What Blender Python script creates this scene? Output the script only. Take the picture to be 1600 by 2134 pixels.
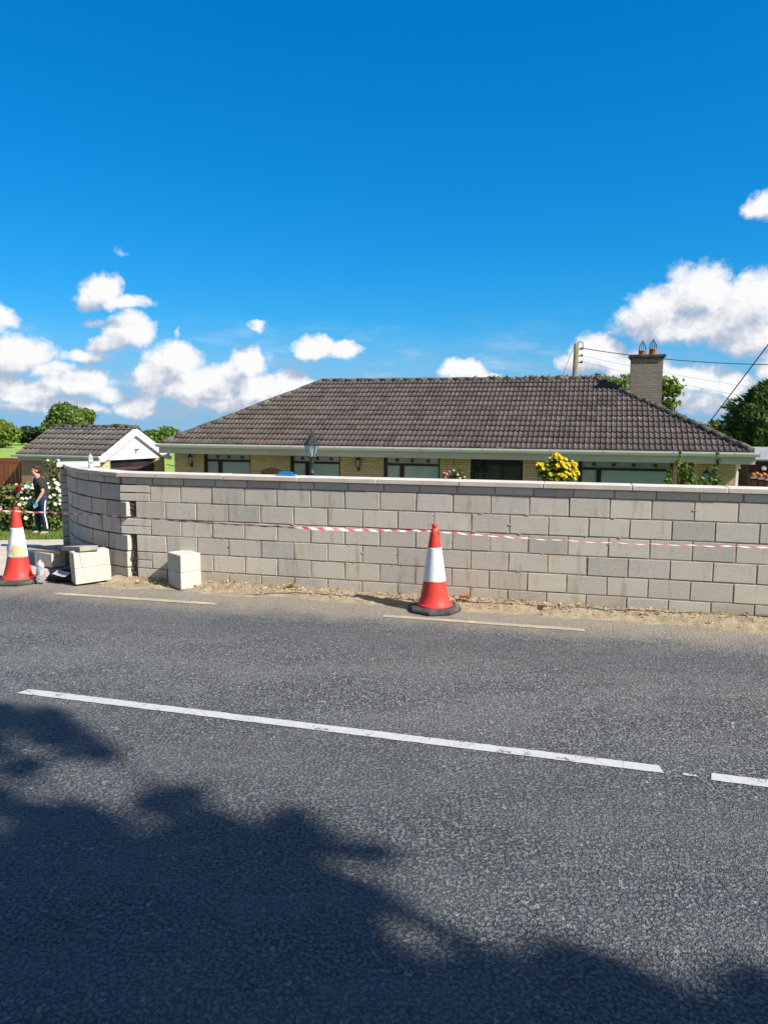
import bpy, bmesh, math, random
import numpy as np
from mathutils import Vector, Matrix, noise as mnoise
for o in list(bpy.data.objects): bpy.data.objects.remove(o)
scene = bpy.context.scene
C = scene.collection
R = math.radians
rnd = random.Random(7)

# ------------------------------------------------------------------ camera
EYE = 2.2
PITCH = math.atan(195/1600); ROLL = R(0.3)
cam = bpy.data.cameras.new('camera'); camo = bpy.data.objects.new('camera', cam); C.objects.link(camo)
cam.sensor_fit = 'AUTO'; cam.sensor_width = 36.0; cam.lens = 1600/2134*36
cam.clip_start = 0.1; cam.clip_end = 3000
camo.matrix_world = Matrix.Translation((0, 0, EYE)) @ Matrix.Rotation(R(90)-PITCH, 4, 'X') @ Matrix.Rotation(ROLL, 4, 'Z')
scene.camera = camo
scene.render.resolution_x = 767; scene.render.resolution_y = 1024
scene.view_settings.view_transform = 'Standard'; scene.view_settings.look = 'None'
scene.view_settings.exposure = 0.7; scene.view_settings.gamma = 1

def at(px, py, Y):
    """point on the ray of a photo pixel at depth Y (metres ahead)"""
    x = px-800; y = py-1067; c, s = math.cos(ROLL), math.sin(ROLL)
    x, y = x*c+y*s, -x*s+y*c
    c, s = math.cos(PITCH), math.sin(PITCH); u = -y/1600; r = x/1600
    d = Vector((r, c+u*s, -s+u*c)); return Vector((0, 0, EYE))+d*(Y/d.y)
def azel(px, py):
    d = (at(px, py, 1.0)-Vector((0, 0, EYE))).normalized()
    return math.atan2(d.x, d.y), math.asin(d.z)

# ------------------------------------------------------------------ sun and sky
SUN_EL, SUN_PHI = R(42), R(58.5)          # phi: to the right of straight behind the camera
sun_dir = Vector((math.sin(SUN_PHI)*math.cos(SUN_EL), -math.cos(SUN_PHI)*math.cos(SUN_EL), math.sin(SUN_EL)))
sl = bpy.data.lights.new('sun', 'SUN'); sl.energy = 5.0; sl.angle = R(0.55); sl.color = (1.0, 0.945, 0.86)
so = bpy.data.objects.new('sun', sl); C.objects.link(so)
so.rotation_euler = sun_dir.to_track_quat('Z', 'Y').to_euler()
so.location = (30, -30, 40)

world = bpy.data.worlds.new('World'); scene.world = world; world.use_nodes = True
nt = world.node_tree; nt.nodes.clear()
class NB:
    """small node-graph builder"""
    def __init__(s, tree): s.t = tree
    def n(s, typ, ins=None, **kw):
        nd = s.t.nodes.new(typ)
        for k, v in kw.items(): setattr(nd, k, v)
        for k, v in (ins or {}).items():
            if isinstance(v, bpy.types.NodeSocket): s.t.links.new(v, nd.inputs[k])
            else: nd.inputs[k].default_value = v
        return nd
    def math(s, op, a, b=0.0, c=0.0, clamp=False):
        return s.n('ShaderNodeMath', {0: a, 1: b, 2: c}, operation=op, use_clamp=clamp).outputs[0]
    def vmath(s, op, a, b=(0, 0, 0), c=(0, 0, 0)):
        nd = s.n('ShaderNodeVectorMath', {0: a, 1: b, 2: c}, operation=op)
        return nd.outputs['Value'] if op in ('DOT_PRODUCT', 'LENGTH', 'DISTANCE') else nd.outputs[0]
    def ramp(s, v, lo, hi, a=0.0, b=1.0, smooth=True):
        return s.n('ShaderNodeMapRange', {0: v, 1: lo, 2: hi, 3: a, 4: b}, interpolation_type='SMOOTHSTEP' if smooth else 'LINEAR').outputs[0]
    def mix(s, f, a, b, typ='MIX'):
        nd = s.n('ShaderNodeMix', None, data_type='RGBA', blend_type=typ)
        for i, v in ((0, f), (6, a), (7, b)):
            if isinstance(v, bpy.types.NodeSocket): s.t.links.new(v, nd.inputs[i])
            else: nd.inputs[i].default_value = v if i == 0 else (tuple(v)+(1,))[:4]
        return nd.outputs[2]
    def noise(s, vec, scale, detail=3, rough=0.55, dim='3D', out='Fac'):
        return s.n('ShaderNodeTexNoise', {'Vector': vec, 'Scale': scale, 'Detail': detail, 'Roughness': rough}, noise_dimensions=dim).outputs[out]

BLOBS = [ # cloud masses: px, py, rx, ry (angular spots of the sky), weight
 (212,598,40,30,1),(255,630,62,17,.9),(196,622,30,24,.9),(205,672,32,13,.5),
 (268,690,40,36,1),(228,716,46,20,.9),(180,740,60,18,.75),(130,765,60,16,.6),
 (8,668,28,28,.9),(48,732,48,30,1),(10,762,50,24,.9),(90,770,50,16,.6),
 (-20,800,60,26,1),(160,797,70,27,1),(185,787,40,24,1),(40,826,80,20,.8),(110,838,80,16,.7),
 (366,752,58,42,1),(330,790,50,34,1),(425,790,60,34,1),(395,815,110,20,1),(512,757,38,30,1),(472,776,36,22,.9),
 (608,795,42,30,1),(560,822,80,22,1),(480,838,90,18,.8),(640,806,36,22,1),(700,830,80,20,.8),
 (30,735,60,26,.9),(60,812,80,24,.9),(150,850,80,14,.8),(520,800,80,26,.9),(590,836,70,18,.9),(400,835,60,18,.8),
 (292,843,42,22,1),(230,820,60,16,.6),(545,685,24,15,.65),(655,728,44,22,1),(712,730,40,20,1),(965,773,46,20,1),(1010,786,40,14,.8),
 (367,688,10,20,.4),(20,850,120,14,.6),
 (1460,606,66,52,1),(1375,632,62,40,1),(1545,640,80,46,1),(1440,680,140,34,1),(1590,610,50,46,1),(1340,664,52,36,.9),(1560,700,90,34,.9),
 (1245,742,52,38,1),(1196,762,40,22,.9),(1320,770,70,40,.95),(1440,790,90,30,.9),(1530,800,60,30,.9),(1400,828,90,24,.8),(1480,845,90,22,.7),
 (1590,430,40,26,.8),(1460,556,46,10,.45),(1640,760,60,40,.9),(250,515,26,14,.28)]
grp = bpy.data.node_groups.new('cloud_density', 'ShaderNodeTree')
grp.interface.new_socket('P', in_out='INPUT', socket_type='NodeSocketVector')
grp.interface.new_socket('D', in_out='OUTPUT', socket_type='NodeSocketFloat')
g = NB(grp); gi = g.n('NodeGroupInput').outputs[0]
w1 = g.vmath('SUBTRACT', g.noise(gi, 14, 2, .5, out='Color'), (.5, .5, .5))
w2 = g.vmath('SUBTRACT', g.noise(gi, 46, 4, .6, out='Color'), (.5, .5, .5))
P = g.vmath('MULTIPLY_ADD', w1, (.036, .026, 0), gi)
P = g.vmath('MULTIPLY_ADD', w2, (.022, .018, 0), P)
P = g.vmath('MULTIPLY', P, (1, 1, 0))
acc = None
for bx, by, rx, ry, w in BLOBS:
    a, e = azel(bx, by); sx, sy = 1600/(rx*1.14), 1600/(ry*1.14)
    q = g.vmath('MULTIPLY_ADD', P, (sx, sy, 0), (-a*sx, -e*sy, 0))
    v = g.math('SUBTRACT', w, g.vmath('DOT_PRODUCT', q, q))
    acc = v if acc is None else g.n('ShaderNodeMath', {0: acc, 1: v, 2: .25}, operation='SMOOTH_MAX').outputs[0]
for a, e, rx, ry in ((math.pi, .45, 1.15, .42), (-math.pi, .45, 1.15, .42)):      # broken cloud added behind the viewer to whiten the fill light
    q = g.vmath('MULTIPLY_ADD', P, (1/rx, 1/ry, 0), (-a/rx, -e/ry, 0)); acc = g.math('MAXIMUM', acc, g.math('SUBTRACT', .10, g.vmath('DOT_PRODUCT', q, q)))
fb = g.noise(gi, 42, 7, .62)
fb2 = g.noise(gi, 130, 5, .6)
acc = g.math('MAXIMUM', acc, -2.0)
acc = g.math('MULTIPLY_ADD', g.math('SUBTRACT', fb, .5), 1.25, acc)
acc = g.math('MULTIPLY_ADD', g.math('SUBTRACT', fb2, .5), .45, acc)
go = g.n('NodeGroupOutput'); grp.links.new(acc, go.inputs[0])

W = NB(nt)
tc = W.n('ShaderNodeTexCoord').outputs['Generated']
sep = W.n('ShaderNodeSeparateXYZ', {0: tc})
az = W.math('ARCTAN2', sep.outputs[0], sep.outputs[1]); el = W.math('ARCSINE', sep.outputs[2])
p = W.n('ShaderNodeCombineXYZ', {0: az, 1: el, 2: 0.0}).outputs[0]
def dens(v):
    nd = W.n('ShaderNodeGroup', node_tree=grp); nt.links.new(v, nd.inputs[0]); return nd.outputs[0]
D0 = dens(p); D1 = dens(W.vmath('ADD', p, (.017, .027, 0)))
alpha = W.ramp(D0, -.12, .72)
veil = W.ramp(W.noise(W.vmath('MULTIPLY', p, (9, 34, 0)), 1.0, 6, .6), .46, .74)
alpha = W.math('MAXIMUM', alpha, W.math('MULTIPLY', W.math('MULTIPLY', veil, W.ramp(el, .02, .15, 1, 0)), .62))
lit = W.math('MULTIPLY_ADD', W.math('SUBTRACT', D0, D1), .72, .50)
lit = W.math('MULTIPLY_ADD', W.math('SUBTRACT', W.noise(p, 60, 5, .6), .5), .40, lit)
lit = W.ramp(lit, .05, .95)
cc = W.mix(lit, (.43, .50, .64), (.97, .97, .98))
sky = W.n('ShaderNodeTexSky', None, sky_type='NISHITA', sun_disc=False, sun_elevation=SUN_EL,
          sun_rotation=math.pi-SUN_PHI, altitude=50, air_density=1.0, dust_density=0.35, ozone_density=2.2)
hs = W.n('ShaderNodeHueSaturation', {'Hue': .497, 'Saturation': 1.42, 'Value': 1.0, 'Color': sky.outputs[0]})
# the phone's colour response: per-channel curve on the physical sky
sc = W.n('ShaderNodeSeparateColor', {0: hs.outputs[0]}).outputs
ch = [W.math('MULTIPLY', W.math('POWER', W.math('MULTIPLY', sc[i], .17), gm), k) for i, (gm, k) in enumerate(((1.4, 1.25), (.667, 3.15), (.66, 5.2)))]
skyc = W.n('ShaderNodeCombineColor', {0: ch[0], 1: ch[1], 2: ch[2]}).outputs[0]
# away from the view, towards the sun side, the sky keeps its plain colour
plain = W.mix(1.0, sky.outputs[0], (.80, .80, .80), 'MULTIPLY')
skyc = W.mix(W.ramp(sep.outputs[1], -.25, .2), plain, skyc)
skyc = W.mix(W.ramp(el, .0, .13, .75, 0), skyc, (1.65, 3.2, 5.0))
b1 = W.n('ShaderNodeBackground', {0: skyc, 1: .1})
b2 = W.n('ShaderNodeBackground', {0: cc, 1: .62})
mx = W.n('ShaderNodeMixShader', {0: alpha, 1: b1.outputs[0], 2: b2.outputs[0]})
wo = W.n('ShaderNodeOutputWorld'); nt.links.new(mx.outputs[0], wo.inputs[0])

# ------------------------------------------------------------------ materials
def newmat(name):
    m = bpy.data.materials.new(name); m.use_nodes = True; t = m.node_tree; t.nodes.clear()
    b = NB(t); out = b.n('ShaderNodeOutputMaterial'); pr = b.n('ShaderNodeBsdfPrincipled')
    t.links.new(pr.outputs[0], out.inputs[0]); return m, b, pr, out
def link(b, v, sock):
    if isinstance(v, bpy.types.NodeSocket): b.t.links.new(v, sock)
    else: sock.default_value = v
def bump(b, pr, h, strength, dist=0.01):
    bn = b.n('ShaderNodeBump', {'Strength': strength, 'Distance': dist, 'Height': h}); b.t.links.new(bn.outputs[0], pr.inputs['Normal'])
def coords(b, which='Object'): return b.n('ShaderNodeTexCoord').outputs[which]
def pm(name, c1, c2=None, scale=6, rough=.8, bscale=60, bstr=.25, bdist=.01, island=0.0, metal=0.0, spec=.3, stain=None, stain_scale=3, stain_lo=.58):
    """plain procedural surface: two tones by noise, tone per piece, fine bump, optional stain"""
    m, b, pr, out = newmat(name); oc = coords(b)
    c2 = c2 or tuple(x*.75 for x in c1)
    col = b.mix(b.ramp(b.noise(oc, scale, 5, .6), .3, .7), c1, c2)
    if stain: col = b.mix(b.math('MULTIPLY', b.ramp(b.noise(oc, stain_scale, 6, .65), stain_lo, stain_lo+.1), .85), col, stain)
    if island:
        ri = b.n('ShaderNodeNewGeometry').outputs['Random Per Island']
        k = b.ramp(ri, 0, 1, 1-island, 1+island, False)
        col = b.mix(1.0, col, b.n('ShaderNodeCombineColor', {0: k, 1: k, 2: k}).outputs[0], 'MULTIPLY')
    link(b, col, pr.inputs['Base Color']); pr.inputs['Roughness'].default_value = rough
    pr.inputs['Metallic'].default_value = metal; pr.inputs['Specular IOR Level'].default_value = spec
    if bstr: bump(b, pr, b.noise(oc, bscale, 4, .6), bstr, bdist)
    return m
def leafmat(name, dark, light, trans=.35, rough=.55):
    m, b, pr, out = newmat(name)
    ri = b.n('ShaderNodeNewGeometry').outputs['Random Per Island']
    col = b.mix(ri, dark, light)
    link(b, col, pr.inputs['Base Color']); pr.inputs['Roughness'].default_value = rough; pr.inputs['Specular IOR Level'].default_value = .25
    tr = b.n('ShaderNodeBsdfTranslucent', {0: col}); ms = b.n('ShaderNodeMixShader', {0: trans, 1: pr.outputs[0], 2: tr.outputs[0]})
    b.t.links.new(ms.outputs[0], out.inputs[0]); return m

# wall frame: t along the new wall (to the right), off = away from the camera
WA = -0.25165494; WU = Vector((math.cos(WA), math.sin(WA), 0)); WN = Vector((-math.sin(WA), math.cos(WA), 0)); WO = Vector((0, 9.3404, 0))
def S(t, off=0, z=0): return WO+WU*t+WN*off+Vector((0, 0, z))
def wall_off(b):
    gp = b.n('ShaderNodeNewGeometry').outputs['Position']
    return gp, b.vmath('DOT_PRODUCT', b.vmath('SUBTRACT', gp, tuple(WO)), tuple(WN))

def mat_road():
    m, b, pr, out = newmat('asphalt'); gp, off = wall_off(b)
    pv = b.vmath('MULTIPLY', gp, (1, 1, 0))
    wv = b.vmath('MULTIPLY_ADD', b.vmath('SUBTRACT', b.noise(pv, 30, 2, out='Color'), (.5, .5, .5)), (.012, .012, 0), pv)
    vo = b.n('ShaderNodeTexVoronoi', {'Vector': wv, 'Scale': 34.0, 'Randomness': 1.0}, feature='F1', voronoi_dimensions='2D')
    ve = b.n('ShaderNodeTexVoronoi', {'Vector': wv, 'Scale': 34.0, 'Randomness': 1.0}, feature='DISTANCE_TO_EDGE', voronoi_dimensions='2D')
    vs = b.n('ShaderNodeTexVoronoi', {'Vector': wv, 'Scale': 105.0, 'Randomness': 1.0}, feature='F1', voronoi_dimensions='2D')
    rv = b.n('ShaderNodeSeparateColor', {0: vo.outputs['Color']}).outputs
    rs = b.n('ShaderNodeSeparateColor', {0: vs.outputs['Color']}).outputs
    tone = b.mix(rv[0], (.102, .107, .110), (.252, .258, .254))
    tone = b.mix(b.math('MULTIPLY', b.ramp(rs[0], .5, 1.0), .4), tone, (.20, .20, .195))
    tone = b.mix(b.math('MULTIPLY', b.math('GREATER_THAN', rv[1], .975), .7), tone, (.42, .42, .405))       # pale chips
    tone = b.mix(b.math('GREATER_THAN', rv[2], .93), tone, (.14, .12, .095))
    gap = b.ramp(b.math('MULTIPLY_ADD', b.noise(pv, 46, 4, .6), .95, b.math('MULTIPLY', ve.outputs['Distance'], .42)), .42, .60)
    tone = b.mix(gap, (.032, .034, .037), tone)
    big = b.ramp(b.noise(b.vmath('MULTIPLY', pv, (.5, 1.3, 1)), 1.1, 6, .65), .38, .66)
    tone = b.mix(b.math('MULTIPLY', big, .45), tone, (.225, .225, .215))            # dusty patches
    track = b.math('MULTIPLY', b.ramp(b.math('ABSOLUTE', b.math('ADD', off, 1.75)), .0, .75, 1, 0), .35)
    tone = b.mix(track, tone, (.095, .099, .108))                                    # polished wheel path
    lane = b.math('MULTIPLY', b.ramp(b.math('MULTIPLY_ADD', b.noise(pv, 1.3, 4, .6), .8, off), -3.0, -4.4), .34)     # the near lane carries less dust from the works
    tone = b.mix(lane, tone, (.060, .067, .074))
    dn = b.math('MULTIPLY_ADD', b.math('SUBTRACT', b.noise(pv, 2.2, 6, .65), .5), .9, off)
    dust = b.math('MULTIPLY', b.ramp(dn, -1.5, -.62), b.ramp(b.noise(pv, 60, 3, .7), .3, .62, .55, 1))
    tone = b.mix(dust, tone, (.37, .322, .255))
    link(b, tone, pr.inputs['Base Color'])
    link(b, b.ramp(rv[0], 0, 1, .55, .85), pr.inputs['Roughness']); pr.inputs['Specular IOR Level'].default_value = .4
    h = b.math('MULTIPLY_ADD', b.math('MULTIPLY', gap, b.ramp(rv[2], 0, 1, .45, 1)), 1.0, b.math('MULTIPLY', b.ramp(vs.outputs['Distance'], .1, .7, 1, 0), .3))
    h = b.math('MULTIPLY_ADD', b.math('SUBTRACT', rv[0], .5), .35, h); h = b.math('MULTIPLY_ADD', b.noise(pv, 40, 3, .6), .8, h)
    bump(b, pr, h, 1.0, .016)
    return m
def mat_paint(name, c, wear_lo, asph=(.075, .08, .085)):
    m, b, pr, out = newmat(name); gp = b.n('ShaderNodeNewGeometry').outputs['Position']
    f = b.math('MULTIPLY_ADD', b.noise(gp, 70, 3, .7), .35, b.math('MULTIPLY', b.noise(gp, 5.5, 5, .7), .75))
    worn = b.ramp(f, wear_lo, wear_lo+.06)
    crack = b.ramp(b.n('ShaderNodeTexVoronoi', {'Vector': gp, 'Scale': 3.2}, feature='DISTANCE_TO_EDGE').outputs['Distance'], .0, .008, 1, 0)
    worn = b.math('MAXIMUM', worn, b.math('MULTIPLY', crack, .6))
    c2 = b.mix(b.noise(gp, 14, 5, .7), c, tuple(x*.74 for x in c))
    link(b, b.mix(worn, c2, asph), pr.inputs['Base Color']); pr.inputs['Roughness'].default_value = .75
    bump(b, pr, b.noise(gp, 90, 3, .6), .5, .006); return m
def mat_soil():
    m, b, pr, out = newmat('sandy_soil'); gp = b.n('ShaderNodeNewGeometry').outputs['Position']
    c = b.mix(b.ramp(b.noise(gp, 5, 6, .7), .35, .65), (.36, .285, .185), (.24, .185, .115))
    c = b.mix(b.ramp(b.noise(gp, 45, 4, .7), .5, .72), c, (.45, .385, .28))
    c = b.mix(b.ramp(b.noise(gp, 80, 3, .7), .6, .75), c, (.12, .09, .06))
    link(b, c, pr.inputs['Base Color']); pr.inputs['Roughness'].default_value = .95
    bump(b, pr, b.noise(gp, 40, 6, .7), .9, .02); return m
def mat_ground():
    m, b, pr, out = newmat('grassland'); gp, off = wall_off(b)
    c = b.mix(b.ramp(b.noise(gp, 7, 6, .7), .35, .65), (.075, .125, .025), (.13, .19, .04))
    far = b.mix(b.ramp(b.noise(gp, .35, 5, .6), .3, .7), (.20, .33, .035), (.27, .37, .055))
    c = b.mix(b.ramp(off, 20, 30), c, far)
    link(b, c, pr.inputs['Base Color']); pr.inputs['Roughness'].default_value = .9
    bump(b, pr, b.noise(gp, 30, 5, .7), .7, .03); return m
def mat_brick(name, c1, c2, mortar, scale=1.0, rough=.85):
    m, b, pr, out = newmat(name); oc = coords(b)
    s = b.n('ShaderNodeSeparateXYZ', {0: oc}).outputs
    v = b.n('ShaderNodeCombineXYZ', {0: b.math('ADD', s[0], s[1]), 1: s[2], 2: 0.0}).outputs[0]
    br = b.n('ShaderNodeTexBrick', {'Vector': v, 'Color1': c1+(1,), 'Color2': c2+(1,), 'Mortar': mortar+(1,), 'Scale': 1.0, 'Mortar Size': .007, 'Mortar Smooth': .2, 'Bias': 0.0, 'Brick Width': .225, 'Row Height': .075}, offset=.5)
    col = b.mix(b.math('MULTIPLY', b.ramp(b.noise(oc, 9, 5, .7), .4, .75), .45), br.outputs[0], tuple(x*.55 for x in c1))
    link(b, col, pr.inputs['Base Color']); pr.inputs['Roughness'].default_value = rough
    bump(b, pr, b.math('MULTIPLY_ADD', b.math('SUBTRACT', 1.0, br.outputs[1]), 1.0, b.math('MULTIPLY', b.noise(oc, 90, 3), .4)), .6, .008); return m
def mat_tile(name, c1, c2):
    m, b, pr, out = newmat(name); oc = coords(b); uv = b.n('ShaderNodeUVMap').outputs[0]
    cell = b.vmath('FLOOR', uv); wn = b.n('ShaderNodeTexWhiteNoise', {0: cell}, noise_dimensions='2D').outputs[0]
    c = b.mix(wn, c1, c2)
    c = b.mix(b.ramp(b.noise(oc, 1.1, 5, .6), .4, .7, 0, .25), c, tuple(x*1.35 for x in c2))
    c = b.mix(b.ramp(b.noise(oc, 9, 6, .75), .63, .72, 0, .6), c, (.035, .032, .028))       # moss
    c = b.mix(b.ramp(b.noise(b.vmath('ADD', oc, (9, 3, 1)), 11, 5, .7), .615, .665, 0, .85), c, (.36, .34, .31))   # lichen
    c = b.mix(b.ramp(b.noise(b.vmath('ADD', oc, (4, 7, 2)), 30, 3, .7), .615, .68, 0, .65), c, (.30, .28, .25))
    link(b, c, pr.inputs['Base Color']); pr.inputs['Roughness'].default_value = .8; pr.inputs['Specular IOR Level'].default_value = .25
    bump(b, pr, b.noise(oc, 70, 4, .7), .4, .008); return m
def mat_block():
    m, b, pr, out = newmat('concrete_block'); oc = coords(b)
    ri = b.n('ShaderNodeNewGeometry').outputs['Random Per Island']
    c = b.mix(b.ramp(ri, .0, .85), (.59, .535, .45), (.505, .465, .40))
    c = b.mix(b.ramp(ri, .88, .94, 0, .6), c, (.40, .385, .355))
    c = b.mix(b.ramp(b.noise(oc, 2.3, 5, .65), .48, .72, 0, .55), c, (.50, .44, .345))
    zz = b.n('ShaderNodeSeparateXYZ', {0: oc}).outputs[2]
    c = b.mix(b.ramp(b.math('MULTIPLY_ADD', b.noise(oc, 3.5, 6, .7), .55, zz), .62, .18, 0, .6), c, (.38, .325, .245))      # mud splashed along the foot
    grain = b.noise(oc, 85, 5, .8)
    r2 = b.math('FRACT', b.math('MULTIPLY', ri, 37.0)); r3 = b.math('FRACT', b.math('MULTIPLY', ri, 91.0))
    c = b.mix(b.ramp(r2, .62, .95, 0, .4), c, (.50, .485, .45)); c = b.mix(b.ramp(r3, .7, 1, 0, .5), c, (.66, .60, .50))
    c = b.mix(b.math('MULTIPLY', b.ramp(grain, .52, .68), b.ramp(r2, 0, 1, .4, .9)), c, (.215, .205, .19))
    c = b.mix(b.ramp(b.noise(b.vmath('ADD', oc, (5, 5, 5)), 75, 3, .7), .58, .7, 0, .6), c, (.78, .75, .68))
    pits = b.ramp(b.noise(b.vmath('MULTIPLY', oc, (1, 1, 1.9)), 17, 4, .7), .66, .70)
    c = b.mix(b.math('MULTIPLY', pits, .85), c, (.10, .09, .08))
    drip = b.ramp(b.noise(b.vmath('MULTIPLY', oc, (5, 5, .9)), 1.6, 5, .7), .53, .68, 0, .55)
    c = b.mix(drip, c, (.33, .27, .19))
    link(b, c, pr.inputs['Base Color']); pr.inputs['Roughness'].default_value = .92; pr.inputs['Specular IOR Level'].default_value = .2
    h = b.math('MULTIPLY_ADD', pits, -1.5, b.math('ADD', grain, b.math('MULTIPLY', b.noise(oc, 9, 4), .6)))
    bump(b, pr, h, .5, .006); return m

M = dict(
 road=mat_road(), white_line=mat_paint('white_road_paint', (.52, .515, .495), .62), yellow_line=mat_paint('yellow_road_paint', (.60, .47, .25), .47, (.35, .30, .225)),
 soil=mat_soil(), ground=mat_ground(), block=mat_block(),
 mortar=pm('mortar', (.36, .30, .215), (.22, .18, .125), 12, .95, 60, .8, .012),
 shaded_mortar=pm('shaded_mortar', (.12, .105, .085), (.07, .06, .05), 12, .95, 60, .8, .012),  # same mortar with the shade of the curved part put into its colour
 coping=pm('coping_concrete', (.60, .545, .475), (.52, .47, .41), 5, .8, 80, .35, .006, .04, stain=(.42, .38, .32), stain_scale=4, stain_lo=.66),
 newblock=pm('pale_block', (.53, .505, .45), (.46, .435, .385), 14, .9, 150, .25, .004, .05, stain=(.40, .37, .31), stain_scale=5, stain_lo=.64),
 concrete=pm('path_concrete', (.52, .455, .365), (.42, .365, .29), 3, .9, 70, .5, .008, stain=(.30, .26, .2), stain_scale=2.5),
 brick=mat_brick('yellow_brick', (.66, .46, .245), (.52, .36, .19), (.22, .18, .13)),
 chim_brick=mat_brick('grey_brick', (.27, .23, .185), (.21, .175, .14), (.10, .085, .07)),
 tile=mat_tile('roof_tile', (.064, .050, .044), (.105, .084, .075)),
 tile_grey=mat_tile('garage_tile', (.085, .076, .068), (.135, .122, .108)),
 ridge=pm('ridge_tile', (.15, .135, .115), (.07, .064, .052), 9, .95, 40, 1.0, .02, .2, stain=(.035, .034, .025), stain_scale=7, stain_lo=.5),
 upvc=pm('white_upvc', (.80, .80, .80), (.76, .76, .76), 3, .35, 5, 0),
 gutter=pm('grey_gutter', (.77, .735, .69), (.71, .68, .64), 2, .4, 5, 0),
 fascia=pm('grey_fascia', (.56, .49, .42), (.50, .44, .375), 2, .5, 5, 0),
 frame=pm('brown_frame', (.022, .012, .012), (.03, .018, .016), 6, .35, 5, 0),
 blind=pm('blind_glass', (.36, .42, .41), (.30, .36, .355), 1.2, .08, 5, 0, spec=.5),
 paleglass=pm('curtain_glass', (.42, .42, .415), (.30, .31, .315), 2.2, .08, 5, 0, spec=.5),
 darkglass=pm('dark_glass', (.012, .014, .018), (.03, .032, .038), 1.5, .04, 5, 0, spec=.5),
 birdgrey=pm('grey_metal', (.16, .17, .175), (.12, .13, .135), 8, .5, 5, 0),
 decal=pm('dark_decal', (.03, .035, .035), (.04, .045, .045), 8, .5, 5, 0),
 black=pm('black_iron', (.022, .025, .028), (.04, .042, .046), 20, .38, 60, .2, .004),
 lampglass=pm('lamp_glass', (.30, .33, .32), (.42, .44, .43), 3, .06, 5, 0, spec=.6),
 conered=pm('cone_red', (.70, .055, .04), (.62, .045, .035), 8, .5, 60, .12, .004, stain=(.42, .05, .04), stain_scale=7, stain_lo=.66),
 conewhite=pm('cone_sleeve', (.80, .81, .83), (.70, .71, .73), 12, .35, 40, .15, .003, stain=(.48, .42, .30), stain_scale=4.5, stain_lo=.63),
 scuffed=None,
 rubber=pm('base_rubber', (.085, .078, .07), (.045, .042, .038), 9, .9, 60, .6, .008, stain=(.22, .19, .15), stain_scale=6, stain_lo=.6),
 timber=pm('weathered_timber', (.40, .36, .29), (.29, .255, .20), 5, .9, 40, .5, .006),
 skin=pm('skin', (.56, .29, .20), (.50, .24, .165), 9, .55, 60, .1, .003),
 hair=pm('brown_hair', (.055, .032, .02), (.03, .018, .012), 30, .6, 90, .8, .01),
 tshirt=pm('black_cotton', (.022, .023, .026), (.032, .033, .036), 9, .9, 14, .35, .02),
 navy=pm('navy_cloth', (.018, .024, .055), (.026, .032, .07), 9, .8, 12, .4, .02),
 stripe=pm('white_stripe', (.78, .78, .76), (.72, .72, .7), 9, .7, 12, 0),
 shoe=pm('beige_shoe', (.42, .36, .29), (.32, .27, .215), 12, .8, 60, .3, .004),
 glove=pm('blue_glove', (.10, .28, .42), (.07, .20, .32), 12, .6, 60, .3, .004),
 render=pm('brown_render', (.42, .265, .20), (.36, .225, .165), 2, .95, 120, .35, .006),
 redfence=pm('red_brown_fence', (.26, .075, .042), (.21, .058, .032), 3, .6, 10, .2, .004, .08),
 wood_pole=pm('pole_timber', (.21, .185, .115), (.15, .13, .08), 6, .9, 20, .6, .01),
 terracotta=pm('terracotta', (.42, .14, .06), (.33, .10, .045), 8, .8, 30, .3, .005),
 wire=pm('dark_wire', (.03, .03, .033), (.04, .04, .042), 3, .6, 3, 0),
 bark=pm('bark', (.11, .085, .06), (.06, .045, .032), 8, .95, 25, .9, .02),
 blueplastic=pm('blue_plastic', (.02, .22, .55), (.02, .18, .46), 6, .4, 5, 0),
 bagplastic=pm('black_plastic', (.012, .012, .014), (.02, .02, .022), 12, .35, 14, .8, .02),
 whitebit=pm('white_paper', (.75, .74, .72), (.65, .64, .62), 9, .7, 20, .2, .004),
 bench=pm('dark_bench_wood', (.085, .035, .022), (.06, .025, .016), 8, .5, 20, .2, .004),
 shed=pm('dark_shed_wood', (.045, .022, .018), (.03, .015, .013), 6, .8, 20, .3, .006),
 shedroof=pm('shed_roof', (.30, .31, .32), (.24, .25, .26), 3, .6, 20, .2, .004),
 leaf_green=leafmat('leaf_green', (.062, .110, .022), (.205, .295, .060)),
 leaf_dark=leafmat('leaf_dark', (.018, .038, .010), (.055, .085, .022)),
 leaf_olive=leafmat('leaf_olive', (.085, .11, .028), (.24, .255, .075)),
 leaf_bright=leafmat('leaf_bright', (.075, .13, .018), (.24, .30, .05)),
 conifer=leafmat('conifer_needles', (.016, .042, .012), (.14, .23, .045), .25),
 petal_white=leafmat('white_petal', (.72, .71, .64), (.82, .82, .78), .25),
 petal_yellow=leafmat('yellow_petal', (.78, .50, .010), (.85, .64, .03), .25),
 petal_red=leafmat('red_petal', (.35, .01, .02), (.5, .02, .03), .25),
 petal_pink=leafmat('pink_petal', (.65, .16, .24), (.75, .30, .36), .25),
 flower_eye=pm('flower_eye', (.45, .30, .03), (.35, .22, .02), 30, .9, 60, .4, .004),
 litter=leafmat('dry_leaf', (.30, .20, .08), (.62, .46, .22), .15),
 pebble=pm('pebble', (.42, .36, .28), (.30, .26, .20), 20, .9, 60, .3, .004, .35),
)
def mat_water():
    m, b, pr, out = newmat('clear_plastic')
    pr.inputs['Base Color'].default_value = (.90, .94, .98, 1); pr.inputs['Roughness'].default_value = .06
    pr.inputs['Transmission Weight'].default_value = .82; pr.inputs['IOR'].default_value = 1.2
    bump(b, pr, b.noise(coords(b), 25, 2), .5, .006); return m
M['bottle'] = mat_water()
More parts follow.
